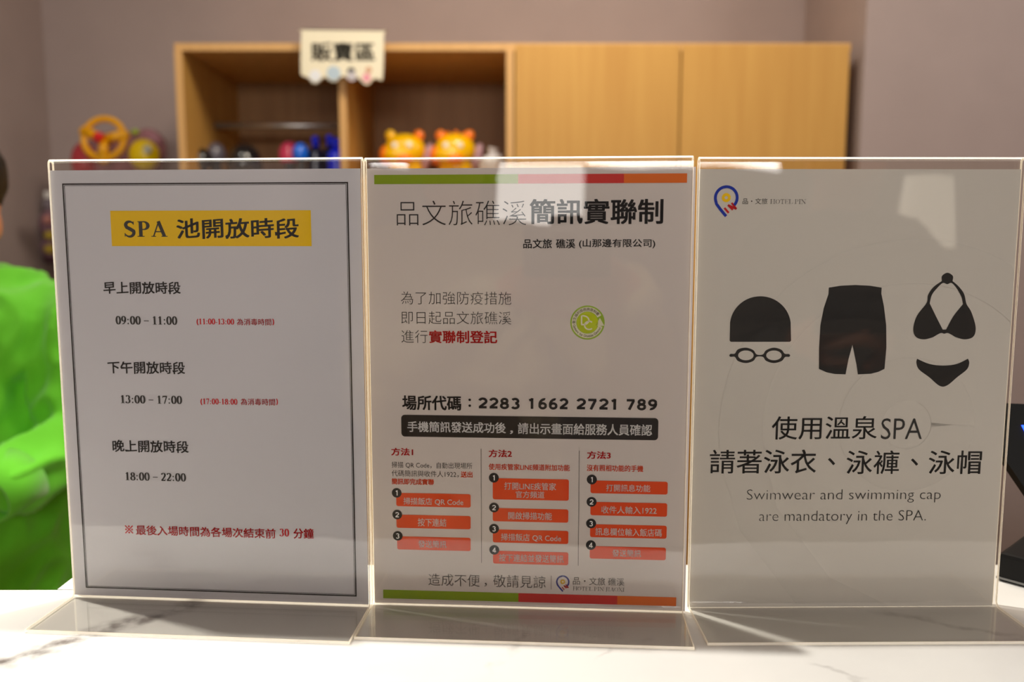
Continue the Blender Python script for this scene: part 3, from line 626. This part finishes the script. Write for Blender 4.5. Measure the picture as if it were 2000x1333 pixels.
Cc.shape('bikini_bottom_picture', [c5(*bez(bot, 5))], ik, label='black bikini bottom pictogram')
Cc.text('使用溫泉', 1508, 813.5, 859, 1712.7, ink2, .006); Cc.text('SPA', 1721.6, 817.5, 858.5, 1801, ink2, -.006)
for tx, x0, x1, yt, yb in (('請著泳衣', 1386.7, 1594, 879, 925.5), ('、', 1617, 1631, 895, 909), ('泳褲', 1654, 1756, 880.5, 926.5), ('、', 1779, 1793, 896, 910), ('泳帽', 1814.5, 1916.8, 880.5, 926.5)): Cc.text(tx, x0, yt, yb, x1, ink2, .008)
Cc.text('Swimwear and swimming cap', 1458.7, 956.6, 983, 1836.8, ink2, -.016); Cc.text('are mandatory in the SPA.', 1483, 998, 1024.8, 1807.9, ink2, -.016)

# ------------------------------------------------------------------ loose sheet behind the left holder
b = BM(); p = .0004
box(b, (-.3325, .5735, 0), (-.13, .655, p)); o = obj('paper_sheet', b, mat('blank_paper', (.8, .79, .77), .7)); o.location = (0, 0, .0003)
tag(o, 'blank white paper sheet jutting past the counter edge behind the left sign holder', 'paper')

# ------------------------------------------------------------------ payment terminal
blk = mat('terminal_black', (.005, .005, .005), .55, spec=.2); bev_m = mat('terminal_bevel', (.16, .16, .155), .4)
tp = on_counter(1950, 1143)
t = empty('payment_terminal', (tp.x+.074, tp.y+.004, 0), 0, 'black countertop payment terminal with a tilted screen behind the right sign holder', 'terminal')
b = BM(); Rz = Matrix.Rotation(math.radians(42), 4, 'Z')
box(b, (-.05, -.05, .0), (.05, .05, .022), .003, M=Rz); obj('base', b, blk, t)
b = BM(); box(b, (-.0505, -.0505, .002), (.0505, .0505, .0035), 0, M=Rz); obj('base_trim', b, bev_m, t)
b = BM(); cap(b, (0, 0, .02), (.0, .012, .075), .011, .009); obj('neck', b, blk, t, True)
MS = Matrix.Translation((.052, .0, .086)) @ Matrix.Rotation(math.radians(-14), 4, 'Z') @ Matrix.Rotation(math.radians(-28), 4, 'X') @ Matrix.Rotation(math.radians(0), 4, 'Y')
b = BM(); out_ = [(-.116, .045), (-.12, .040), (-.120, .012), (-.092, -.040), (-.085, -.045), (.085, -.045), (.092, -.040), (.120, .012), (.12, .040), (.116, .045)]
fr = [b.verts.new(MS @ Vector((x, -.005, z))) for x, z in out_]; bk = [b.verts.new(MS @ Vector((x, .005, z))) for x, z in out_]
b.faces.new(fr); b.faces.new(bk[::-1])
for i in range(len(fr)): b.faces.new((fr[i], bk[i], bk[(i+1) % len(fr)], fr[(i+1) % len(fr)]))
bmesh.ops.recalc_face_normals(b, faces=b.faces)
scr = obj('screen_housing', b, blk, t)
b = BM(); box(b, (-.085, -.0058, -.036), (.085, -.0051, .038), 0, M=MS); obj('screen', b, mat('screen_off', (.002, .002, .003), .5, spec=.2), t)
V, Fc = text_mesh('V', .02); me = bpy.data.meshes.new('screen_lettering'); me.from_pydata([(MS @ Vector((-.1+a*.016, -.0061, .015+b_*.018))) for a, b_ in V], [], Fc)
link('screen_lettering', me, mat('screen_blue', (.02, .09, 1), .5, emit=1.5), t)

# ------------------------------------------------------------------ sign on the cabinet
SY = 1.975
def sy(x, y): return px(x, y, SY)
c0 = sy(669, 108)
t = empty('shop_sign', c0, 0, 'cream cut-out sign with three dark characters fixed to the cabinet top edge', 'sign')
def loc(x, y, d=0): q_ = sy(x, y)-c0; return (q_.x, -d, q_.z)
pts = [(590, 66), (596, 60), (744, 62), (750, 70), (748, 150), (742, 156), (732, 154), (722, 164), (715, 166), (707, 160), (700, 152), (690, 156), (678, 152), (668, 150), (660, 158), (652, 160), (643, 157), (636, 151), (628, 156), (620, 163), (611, 162), (604, 154), (594, 149), (589, 140)]
pts = bez(pts, 4)
b = BM(); fr = [b.verts.new(loc(x, y, .006)) for x, y in pts]; bk = [b.verts.new(loc(x, y, -.003)) for x, y in pts]
b.faces.new(fr); b.faces.new(bk[::-1])
for i in range(len(fr)): b.faces.new((fr[i], bk[i], bk[(i+1) % len(fr)], fr[(i+1) % len(fr)]))
bmesh.ops.recalc_face_normals(b, faces=b.faces)
obj('sign_board', b, mat('sign_cream', srgb(244, 236, 208), .35, coat=.3), t)
V, Fc = text_mesh('販賣區', .03); ax, bx = min(v[0] for v in V), max(v[0] for v in V); ay, by = min(v[1] for v in V), max(v[1] for v in V)
L0, L1 = loc(609, 121), loc(733, 84)
me = bpy.data.meshes.new('sign_lettering'); me.from_pydata([(L0[0]+(a-ax)/(bx-ax)*(L1[0]-L0[0]), -.0066, L0[2]+(b_-ay)/(by-ay)*(L1[2]-L0[2])) for a, b_ in V], [], Fc)
link('sign_lettering', me, mat('sign_brown', srgb(90, 74, 56), .6), t)
for x, y, r, m_, nm in ((617, 149, 11, mat('bubble_white', (.85, .87, .9), .3), 'bubble'), (653, 144, 13, mat('bubble_blue', srgb(188, 208, 222), .3), 'bubble'), (653, 140, 5, mat('bubble_cream', srgb(225, 222, 190), .3), 'bubble'), (687, 141, 7.5, mat('sign_black', (.02, .02, .02), .4), 'cap_motif'), (688, 150, 9, mat('bubble_grey', srgb(200, 195, 200), .3), 'bubble'), (721, 138, 6, mat('motif_orange', srgb(215, 165, 130), .5), 'motif'), (717, 153, 8, mat('motif_pink', srgb(240, 160, 175), .5), 'motif')):
    b = BM(); L_ = loc(x, y); cyl(b, (L_[0], -.0065-r*.00003, L_[2]), (L_[0], -.0055, L_[2]), r*SY/F_PX, seg=28); obj(nm, b, m_, t)

# ------------------------------------------------------------------ goods in the open bays
def bayz(Y): return ZS+.0003
GY = 2.1
def gx(p, Y=GY): return px(p, 300, Y).x
def swimcap(pxc, w, h, m_, label, grp=None, Y=GY, name='swimming_cap'):
    x = gx(pxc, Y); t = empty(name, (x, Y, ZS), 0, label, 'cap', grp)
    b = BM(); cyl(b, (0, 0, 0.0002), (0, 0, .008), .032, .03); cyl(b, (0, 0, .006), (0, 0, h*.5), .012, .012)
    obj('stand', b, mat('stand_black', (.02, .02, .02), .4), t)
    b = BM(); ell(b, (0, 0, h-w*.62), (w*.5, w*.55, w*.62), seg=28, rings=18)
    bmesh.ops.bisect_plane(b, geom=b.verts[:]+b.edges[:]+b.faces[:], plane_co=(0, 0, h-w*.95), plane_no=(0, 0, -1), clear_outer=True)
    obj('cap_shell', b, m_, t, True)
    b = BM(); torus(b, Matrix.Translation((0, 0, h-w*.93)) @ Matrix.Diagonal((1, 1.1, 1, 1)), w*.42, .003); obj('cap_rim', b, m_, t, True)
    return t
def topz(y, Y=GY): return px(1000, y, Y).z-ZS
gb = mat('latex_black', (.012, .012, .014), .12, coat=.5); gp = mat('latex_pink', srgb(225, 70, 110), .15, coat=.5); gl_ = mat('latex_blue', srgb(20, 110, 235), .15, coat=.5)
gg = mat('latex_grey', (.12, .11, .14), .15, coat=.5)
swimcap(393, .052, topz(289), gb, 'glossy black swimming cap by the left side panel of the cabinet')
swimcap(422, .05, topz(278, 2.16), gg, 'dark grey swimming cap second from the left in the open bay', Y=2.16)
swimcap(478, .085, topz(280), gb, 'large glossy black swimming cap in the middle of the left open bay')
swimcap(566, .055, topz(276, 2.14), gp, 'pink swimming cap beside the bright blue one in the left open bay', Y=2.14)
swimcap(587, .04, topz(279, 2.08), gl_, 'bright blue swimming cap in front of the pink one', Y=2.08)
def bottle(pxc, ytop, label, Y, body, topm):
    h = topz(ytop, Y); t = empty('pump_bottle', (gx(pxc, Y), Y, ZS), 0, label, 'bottle', None)
    b = BM(); cyl(b, (0, 0, .0002), (0, 0, h*.62), .022, .021); cyl(b, (0, 0, h*.62), (0, 0, h*.75), .021, .009); obj('bottle_body', b, body, t, False)
    b = BM(); cyl(b, (0, 0, h*.75), (0, 0, h*.9), .009, .008); cap(b, (0, 0, h*.93), (0, -.004, h-.010), .009, .0095); obj('bottle_cap', b, topm, t, True)
dk = mat('bottle_dark', (.01, .012, .04), .2); bb = mat('bottle_blue', srgb(15, 40, 235), .25)
bottle(617, 266, 'dark bottle with a blue cap nearest the pink and blue swimming caps', 2.12, dk, bb)
bottle(645, 263, 'dark bottle with a blue cap, second from the bay divider', 2.15, dk, bb)
bottle(657, 271, 'blue bottle against the bay divider', 2.06, bb, bb)
# yellow inflatable heads
iy = mat('vinyl_yellow', srgb(255, 200, 0), .25, coat=.4); io = mat('vinyl_orange', srgb(255, 130, 0), .3, coat=.3); pkm = mat('vinyl_pale_pink', srgb(205, 165, 175), .3)
wh = mat('eye_white', (.9, .9, .85), .1, coat=1)
def float_toy(xc, ytop, Y, label, spiky):
    h = topz(ytop, Y); k = .050; t = empty('inflatable_toy', (gx(xc, Y), Y, ZS), 0, label, 'toy')
    b = BM(); ell(b, (0, 0, h-k*1.0), (k*1.05, k*.8, k*.82), seg=32, rings=20); ell(b, (-k*.2, -k*.3, h-k*1.3), (k*.85, k*.6, k*.5)); ell(b, (0, .01, max(.03, h-k*2.0)), (k*.9, k*.7, h-k*1.9 if h > k*1.9+.02 else .03))
    me = remesh(b, .004, 4)
    for v in me.vertices: v.co.z = max(v.co.z, .0003)
    link('body', me, iy, t)
    for s_ in (-1, 1):
        b = BM(); ell(b, (s_*k*.72, 0, h-k*.28), (k*.28, k*.2, k*.28)); obj('ear', b, io if (spiky or s_ > 0) else iy, t, True)
        b = BM(); ell(b, (s_*k*.36-.003, -k*.72, h-k*.85), (.0075, .005, .008)); obj('eye', b, wh, t, True)
    b = BM(); ell(b, (-k*.95, 0, h-k*1.25), (k*.35, k*.5, k*.5)); obj('cheek', b, io, t, True)
    b = BM(); ell(b, (0, -k*.55, h-k*1.45), (k*.5, k*.4, k*.28)); obj('muzzle', b, io, t, True)
    if spiky:
        for a in range(5):
            an = math.radians(40+a*24); b = BM(); cyl(b, (k*.8*math.cos(an), .012, h-k+k*.72*math.sin(an)), (k*1.12*math.cos(an), .012, h-k+k*1.02*math.sin(an)), .012, .003, 10); obj('mane_tuft', b, io, t, True)
    b = BM(); ell(b, (k*1.02, .03, h-k*1.35), (k*.3, k*.3, k*.8), Quaternion((0, 1, 0), .35)); obj('fin', b, pkm, t, True)
    return t
float_toy(791, 254, 2.13, 'yellow inflatable toy with smooth head, nearest the bay divider', False)
float_toy(889, 254, 2.13, 'yellow inflatable toy with an orange tufted mane, right of the smooth one', True)
# crumpled clear bag
t = empty('plastic_bag', (gx(960), 2.09, ZS), 0, 'crumpled shiny plastic bag right of the yellow inflatable toys', 'bag')
b = BM(); ell(b, (0, 0, .032), (.033, .03, .032), seg=14, rings=9)
for v in b.verts: v.co += v.co.normalized()*.012*noise.noise(v.co*70); v.co.z = max(v.co.z, .0003)
obj('bag_body', b, mat('shiny_plastic', (.75, .74, .75), .12, spec=.8, coat=.6), t)
b = BM(); cyl(b, (0, 0, .058), (.004, 0, .078), .006, .014, 9); obj('bag_neck', b, MATS['shiny_plastic'], t)

# ------------------------------------------------------------------ toys on the wall left of the cabinet
WY = 2.25
shz = px(230, 378, WY).z
t = empty('wall_shelf', (px(232, 380, WY).x, YB, shz), 0, 'pale wall shelf left of the cabinet under the inflatable steering wheel toy', 'shelf')
b = BM(); xs = (px(340, 378, WY).x-px(128, 378, WY).x)/2; box(b, (-xs, -.27, -.018), (xs, -.001, 0), .002); obj('shelf_board', b, mat('shelf_white', (.6, .58, .56), .5), t)
for s_ in (-1, 1): b = BM(); box(b, (s_*xs*.8-.01, -.2, -.07), (s_*xs*.8+.01, -.001, -.0185), .001); obj('shelf_bracket', b, MATS['shelf_white'], t)
t = empty('inflatable_baby_float', (px(232, 380, WY).x, WY, shz), 0, 'pink inflatable float with a yellow steering wheel and red hub, left of the cabinet', 'toy')
def q(x, y, Y=WY): return px(x, y, Y)-t.location
def vinyl(name, col, alpha):
    m = bpy.data.materials.new(name); m.use_nodes = True; n = m.node_tree.nodes['Principled BSDF']; n.inputs['Base Color'].default_value = (*col, 1); n.inputs['Roughness'].default_value = .2; n.inputs['Alpha'].default_value = alpha; return m
pinkv = vinyl('clear_pink_vinyl', srgb(190, 120, 130), .5); redv = vinyl('clear_red_vinyl', srgb(215, 60, 70), .7)
b = BM(); c_ = q(235, 318, WY+.05); ell(b, c_, (.115, .05, .085), seg=28, rings=16); ell(b, q(290, 290, WY+.06), (.05, .04, .055)); 
me = remesh(b, .005, 4)
for v in me.vertices: v.co.z = max(v.co.z, .0004)
link('float_body', me, pinkv, t)
b = BM(); ell(b, q(165, 318, WY+.02), (.035, .03, .055)); obj('side_tube', b, redv, t, True)
wc = q(203, 271, WY-.045); Rw = .053; MW = Matrix.Translation(wc) @ Matrix.Rotation(math.radians(80), 4, 'X')
wm = mat('wheel_yellow', srgb(245, 175, 0), .35)
b = BM(); torus(b, MW, Rw, .0085, 48, 12); obj('steering_wheel', b, wm, t, True)
for a in (160, 10, 270):
    b = BM(); a = math.radians(a); cap(b, MW @ Vector((0, 0, 0)), MW @ Vector((Rw*math.cos(a), Rw*math.sin(a), 0)), .010, .015); obj('wheel_spoke', b, wm, t, True)
b = BM(); ell(b, MW @ Vector((-.008, 0, .012)), .014); obj('wheel_hub', b, mat('hub_red', srgb(225, 20, 20), .35), t, True)
b = BM(); cyl(b, MW @ Vector((0, 0, -.035)), MW @ Vector((0, 0, 0)), .008); obj('wheel_stem', b, wm, t, True)
b = BM(); ell(b, q(282, 303, WY-.02), (.04, .035, .042)); obj('yellow_bulb', b, mat('bulb_yellow', srgb(250, 215, 0), .3, coat=.3), t, True)
b = BM(); ell(b, q(288, 292, WY-.052), (.012, .006, .012)); obj('bulb_spot', b, mat('spot_grey', srgb(190, 190, 170), .3), t, True)
b = BM(); ell(b, q(264, 258, WY+.01), (.011, .008, .008)); obj('air_valve', b, mat('valve_green', srgb(165, 195, 30), .3), t, True)
b = BM(); ell(b, q(300, 268, WY+.04), (.028, .015, .014), Quaternion((0, 1, 0), .6)); obj('handle_loop', b, vinyl('clear_pale_pink', srgb(205, 150, 165), .6), t, True)
# bagged plush hanging on the wall below
hp = px(112, 385, 2.36)
t = empty('hanging_plush_toy', hp, 0, 'purple and yellow bagged plush toy hanging on the wall behind the green sleeve', 'toy')
def q(x, y, Y=2.35): return px(x, y, Y)-hp
b = BM(); cyl(b, (0, .0, .02), (0, YB-hp.y-.0005, .02), .004); obj('hook', b, MATS['satin_steel'], t)
b = BM(); ell(b, q(108, 400), (.035, .03, .03)); cyl(b, (0, -.0, .018), q(108, 385), .004, .004, 8); obj('bag_top', b, vinyl('clear_bag_grey', srgb(165, 155, 165), .55), t, True)
b = BM(); ell(b, q(114, 440), (.052, .04, .055)); ell(b, q(112, 485), (.045, .036, .045)); me = remesh(b, .005, 3); link('plush_body', me, mat('plush_mauve', srgb(140, 105, 115), .9, bump=.5, bscale=150), t)
for y_ in (460, 487): b = BM(); ell(b, q(98, y_, 2.313), (.018, .009, .013)); obj('yellow_patch', b, mat('plush_yellow', srgb(190, 165, 60), .8), t, True)
b = BM(); ell(b, q(93, 430, 2.31), (.014, .008, .013)); obj('cheek_patch', b, mat('plush_rose', srgb(190, 130, 120), .8), t, True)
b = BM(); ell(b, q(110, 505), (.036, .03, .016)); obj('base_skirt', b, mat('plush_dark', srgb(75, 40, 50), .9), t, True)
pc = px(106, 548, YB)
t = empty('wall_card', (pc.x, YB-.0005, pc.z), 0, 'cream card with a red print on the wall below the plush toy', 'card')
b = BM(); box(b, (-.052, -.004, -.055), (.052, 0, .052), .001); obj('card_board', b, mat('card_cream', srgb(205, 190, 180), .7), t)
b = BM(); box(b, (-.038, -.0055, -.035), (-.008, -.0042, .02), 0); obj('red_print', b, mat('card_red', srgb(200, 90, 80), .7), t)

# ------------------------------------------------------------------ people
def human(name, label, x, y, rz, sc, J, skin, top, pants, hairm, extra):
    """J: joints in room coordinates for arms; the rest follows the standing skeleton"""
    t = empty(name, (x, y, FLOOR), 0, label, 'person')
    R = Matrix.Rotation(rz, 3, 'Z')
    def w(a, b_, c_): v = R @ Vector((a, b_, 0)); return Vector((v.x, v.y, 0))*sc+Vector((0, 0, c_*sc))
    def g(v): return Vector(v)-Vector((x, y, FLOOR))
    hd = J.get('head', w(0, .03, 1.5)+Vector((x, y, FLOOR))); hd = g(hd)
    fq = Quaternion((0, 0, 1), rz) @ Quaternion((1, 0, 0), J.get('nod', 0))
    def h(a, b_, c_): return hd+(fq @ Vector((a, b_, c_)))*sc
    B_ = BM()
    ell(B_, h(0, -.012, .02), (.077*sc, .097*sc, .095*sc), fq, 28, 18); ell(B_, h(0, .022, -.045), (.058*sc, .07*sc, .072*sc), fq)
    ell(B_, h(0, .045, -.085), (.03*sc, .032*sc, .026*sc), fq)                       # chin
    cap(B_, h(0, .088, .012), h(0, .108, -.022), .010*sc, .014*sc)                   # nose
    for s_ in (-1, 1):
        ell(B_, h(s_*.079, -.005, -.015), (.011*sc, .02*sc, .034*sc), fq)            # ear
        ell(B_, h(s_*.03, .08, .026), (.022*sc, .012*sc, .008*sc), fq)               # brow
    ell(B_, h(0, .092, -.052), (.024*sc, .01*sc, .008*sc), fq)                       # lips
    nb = w(0, -.01, 1.36); cap(B_, nb, h(0, -.02, -.06), .055*sc, .05*sc)
    # torso under the clothes and legs
    cap(B_, w(-.08, 0, 1.3), w(.08, 0, 1.3), .085*sc, .085*sc); cap(B_, w(0, 0, 1.28), w(0, .01, 1.0), .11*sc, .1*sc); cap(B_, w(-.06, 0, .92), w(.06, 0, .92), .1*sc, .1*sc)
    for s_ in (-1, 1):
        cap(B_, w(s_*.09, 0, .88), w(s_*.095, .01, .47), .07*sc, .047*sc); cap(B_, w(s_*.095, .01, .47), w(s_*.1, -.015, .09), .047*sc, .033*sc); cap(B_, w(s_*.1, -.03, .045), w(s_*.105, .12, .035), .034*sc, .028*sc)
    arms = {}
    for s_, key in ((-1, 'L'), (1, 'R')):
        sh = g(J['sh'+key]) if 'sh'+key in J else w(s_*.17, 0, 1.31); el_ = g(J['el'+key]); wr = g(J['wr'+key]); hdv = Vector(J['hd'+key]).normalized(); pn = Vector(J['pn'+key]).normalized()
        arms[key] = (sh, el_, wr)
        cap(B_, sh, el_, .048*sc, .036*sc); cap(B_, el_, wr, .036*sc, .026*sc)
        sd = hdv.cross(pn).normalized(); pn = sd.cross(hdv).normalized(); th_s = J.get('th'+key, 1)
        pc_ = wr+hdv*.05*sc
        for k in range(4):
            o_ = (k-1.5)*.019*sc; cap(B_, wr+hdv*.01+sd*o_*.6, wr+hdv*.085*sc+sd*o_, .014*sc, .011*sc, 10)
            Lf = (.062, .072, .068, .052)[k if th_s > 0 else 3-k]*sc; p0 = wr+hdv*.085*sc+sd*o_; curl = J.get('curl', .5); an = 0; p = p0
            for j, fr_ in enumerate((.45, .32, .23)):
                an += curl; d = hdv*math.cos(an)+pn*math.sin(an); p2 = p+d*Lf*fr_; cap(B_, p, p2, (.0095-.001*j)*sc, (.0087-.001*j)*sc, 10); p = p2
        tb = wr+hdv*.03*sc-sd*.022*sc*th_s; d = (hdv*.6-sd*.7*th_s+pn*.35).normalized(); m1 = tb+d*.035*sc; cap(B_, tb, m1, .013*sc, .0105*sc, 10); cap(B_, m1, m1+(hdv*.8-sd*.3*th_s+pn*.5).normalized()*.03*sc, .0105*sc, .0085*sc, 10)
    link('body', remesh(B_, .0048, 3), skin, t)
    # eyes and hair
    for s_ in (-1, 1):
        b = BM(); ell(b, h(s_*.03, .081, .008), .0105*sc, None, 16, 10); e_ = obj('eye', b, wh, t, True)
        b = BM(); ell(b, h(s_*.03, .0885, .007), .0056*sc, None, 12, 8); obj('iris', b, mat('iris_dark', (.02, .012, .008), .2), e_, True)
    b = BM(); ell(b, h(0, -.03, .052), (.087*sc, .098*sc, .088*sc), fq, 28, 18); ell(b, h(0, .02, .078), (.07*sc, .07*sc, .045*sc), fq)
    if extra.get('long'): ell(b, h(0, -.06, -.06), (.08*sc, .055*sc, .13*sc), fq)
    link('hair', remesh(b, .006, 2, lambda c, n: .003*noise.noise(Vector((c.x*120, c.y*120, c.z*25)))), hairm, t)
    # garment
    b = BM(); G_ = extra.get('pad', .022)
    cap(b, w(-.1, -.005, 1.28), w(.1, -.005, 1.28), (.085+G_)*sc, (.085+G_)*sc, 24); cap(b, w(-.03, .01, 1.22), w(-.075, .015, .78), (.105+G_)*sc, (.12+G_)*sc, 24); cap(b, w(.03, .01, 1.22), w(.075, .015, .78), (.105+G_)*sc, (.11+G_)*sc, 24)
    cyl(b, nb+Vector((0, 0, -.06)), nb+Vector((0, 0, .018)), .078*sc, .064*sc)
    ell(b, w(0, .03, 1.33), (.1*sc, .09*sc, .08*sc), fq)
    for key in 'LR':
        sh, el_, wr = arms[key]; cap(b, sh, el_, (.056+G_*.7)*sc, (.045+G_*.5)*sc, 20); cap(b, el_, el_.lerp(wr, .86), (.044+G_*.5)*sc, (.036+G_*.35)*sc, 20)
    amp = extra.get('fold', .006)
    def fold(c, n):
        q1 = Vector((c.x*9+c.z*7, c.y*10, c.z*12-c.x*17)); v1 = noise.noise(q1*1.3)
        q2 = Vector((c.x*30+c.z*22, c.y*20, c.z*12-c.x*24)); v2 = noise.noise(q2)
        return amp*(.9*(1-abs(v1)*3.4)+.6*v2)
    gm = link(extra.get('garment', 'sweater'), remesh(b, .0065, 4, fold), top, t)
    # garment details
    for key in 'LR':
        sh, el_, wr = arms[key]; d = (wr-el_).normalized(); b = BM(); cyl(b, el_.lerp(wr, .80), el_.lerp(wr, .80)+d*.06*sc, (.036+G_*.45)*sc, (.031+G_*.3)*sc, 28, False)
        bmesh.ops.solidify(b, geom=b.faces[:], thickness=.004); obj('cuff', b, top, t, True)
    b = BM(); torus(b, Matrix.Translation(nb+Vector((0, 0, .0))) @ Matrix.Diagonal((1, 1, 1.9, 1)), .068*sc, .011*sc, 36, 10); obj('collar', b, extra.get('collar', top), t, True)
    b = BM()
    cap(b, w(-.07, 0, .9), w(.07, 0, .9), .115*sc, .115*sc)
    for s_ in (-1, 1): cap(b, w(s_*.09, 0, .88), w(s_*.097, .0, .47), .088*sc, .065*sc); cap(b, w(s_*.097, 0, .47), w(s_*.1, -.01, .12), .065*sc, .056*sc)
    link('trousers', remesh(b, .009, 3, lambda c, n: .004*noise.noise(c*14)), pants, t)
    for s_ in (-1, 1):
        b = BM(); cap(b, w(s_*.1, -.035, .05), w(s_*.105, .12, .042), .046*sc, .038*sc); me = remesh(b, .006, 2)
        for v in me.vertices: v.co.z = max(v.co.z, .0005)
        link('shoe', me, mat('shoe_black', (.02, .02, .02), .5), t)
    return t
skin = mat('skin', srgb(222, 150, 120), .5, spec=.3, var=.05, vscale=20)
green = mat('green_knit', srgb(104, 208, 34), .85, bump=.3, bscale=500, sheen=.3)
PY = 1.2
elb = px(168, 905, PY-.02); wri = px(10, 968, PY-.16)
human('person', 'person in a bright lime green collared top standing behind the counter with folded arms', -.835, PY, math.pi, .91,
      dict(head=(-.812, PY-.03, .295), nod=-.25, shL=(-.655, PY, .125), elL=px(165, 850, PY-.03), wrL=px(5, 955, PY-.17), hdL=(-1, -.12, -.2), pnL=(0, 1, -.2),
           shR=(-1.01, PY, .125), elR=(-1.09, PY-.04, -.13), wrR=(-.90, PY-.19, -.16), hdR=(1, -.1, .15), pnR=(0, 1, 0), thL=1, thR=-1, curl=.25),
      skin, green, mat('dark_trousers', (.02, .022, .03), .8), mat('black_hair', (.012, .01, .009), .5, bump=.6, bscale=120), dict(fold=.0085, pad=.026, garment='sweater'))
beige = mat('beige_jacket', srgb(214, 196, 158), .8, bump=.4, bscale=60)
human('person', 'person in a beige jacket holding the camera, mirrored in the middle poster', -.24, -.5, 0, .98,
      dict(head=(-.24, -.46, .44), nod=-.12, shL=(-.41, -.5, .2), elL=(-.36, -.3, .0), wrL=(-.085, -.135, .195), hdL=(.62, .62, .1), pnL=(.7, -.5, .3),
           shR=(-.07, -.5, .2), elR=(.12, -.33, .03), wrR=(.085, -.145, .2), hdR=(-.4, .9, .12), pnR=(-.9, -.3, 0), thL=-1, thR=1, curl=.55),
      skin, beige, mat('grey_trousers', (.08, .08, .09), .8), mat('brown_hair', (.05, .03, .018), .5, bump=.6, bscale=120), dict(fold=.008, pad=.034, garment='jacket', long=True))
# camera in the photographer's hands; the picture is taken from its front
t = empty('handheld_camera', (0, -.01, CAM_H), 0, 'black camera held up in both hands, mirrored in the middle poster', 'camera')
b = BM(); box(b, (-.058, -.052, -.036), (.058, -.018, .034), .006); box(b, (-.02, -.05, .03), (.02, -.02, .05), .005); obj('camera_body', b, mat('camera_black', (.02, .02, .022), .35, bump=.2, bscale=300), t)
b = BM(); cyl(b, (0, -.018, 0), (0, .004, 0), .028, .027, 32, False); bmesh.ops.solidify(b, geom=b.faces[:], thickness=.003); obj('lens_barrel', b, MATS['camera_black'], t, True)
b = BM(); cyl(b, (0, -.0175, 0), (0, -.014, 0), .022, .022, 32); obj('lens_glass', b, mat('lens_glass', (.01, .01, .03), .05), t)
b = BM(); cyl(b, (.04, -.035, .034), (.04, -.035, .041), .008); obj('shutter_dial', b, MATS['camera_black'], t)
# second visitor with a phone, mirrored in the right poster
human('person', 'person in a dark grey jacket raising a black phone, mirrored in the right poster', .72, -.66, -.15, 1.0,
      dict(head=(.72, -.62, .46), nod=-.2, shL=(.55, -.66, .2), elL=(.47, -.52, -.04), wrL=(.525, -.36, .09), hdL=(.4, .75, .3), pnL=(.9, -.3, 0),
           shR=(.89, -.66, .2), elR=(.88, -.48, -.03), wrR=(.69, -.36, .085), hdR=(-.45, .75, .3), pnR=(-.9, -.3, 0), thL=-1, thR=1, curl=.5),
      skin, mat('grey_jacket', (.16, .15, .14), .8, bump=.4, bscale=60), mat('black_trousers', (.02, .02, .02), .8), MATS['black_hair'], dict(fold=.008, pad=.03, garment='jacket'))
t = empty('smartphone', (.6, -.262, .152), 0, 'black phone with a square camera block, mirrored in the black trunks picture', 'phone')
b = BM(); box(b, (-.078, -.008, -.038), (.078, 0, .038), .0035); obj('phone_body', b, mat('phone_black', (.01, .01, .012), .15), t)
for a, c_ in ((-.05, .015), (-.05, -.015), (-.025, 0)):
    b = BM(); cyl(b, (a, 0, c_), (a, .003, c_), .009, .009, 24); obj('phone_lens', b, mat('phone_lens', (.03, .03, .05), .05, coat=1), t)

# lit things of the lobby that the sheets mirror
t = empty('wall_light_panel', (-.175, -1.5, FLOOR), 0, 'bright white lit display board, mirrored in the middle poster title', 'display')
zc_ = .445-FLOOR
b = BM(); box(b, (-.14, -.03, zc_-.10), (.14, 0, zc_+.10), .004); obj('panel_frame', b, mat('panel_grey', (.4, .4, .4), .5), t)
b = BM(); box(b, (-.132, .0002, zc_-.092), (.132, .003, zc_+.092)); obj('lit_face', b, mat('lit_face', (1, .97, .93), .5, emit=3.2), t)
b = BM(); cyl(b, (0, -.015, .01), (0, -.015, zc_-.1), .012); cyl(b, (0, -.015, .0005), (0, -.015, .012), .13, .12, 32); obj('panel_stand', b, MATS['panel_grey'], t)
t = empty('floor_lamp', (1.19, -1.2, FLOOR), 0, 'floor lamp with a glowing cream drum shade, mirrored in the right poster', 'lamp')
zl = .37-FLOOR
b = BM(); cyl(b, (0, 0, zl-.1), (0, 0, zl+.1), .075, .06, 32, False); obj('lamp_shade', b, mat('shade_cream', (1, .9, .72), .7, emit=.9), t, True)
b = BM(); cyl(b, (0, 0, .01), (0, 0, zl), .009); obj('pole', b, MATS['panel_grey'], t, True)
b = BM(); cyl(b, (0, 0, .0005), (0, 0, .015), .12, .115, 32); obj('base', b, MATS['panel_grey'], t)

bpy.context.view_layer.update()
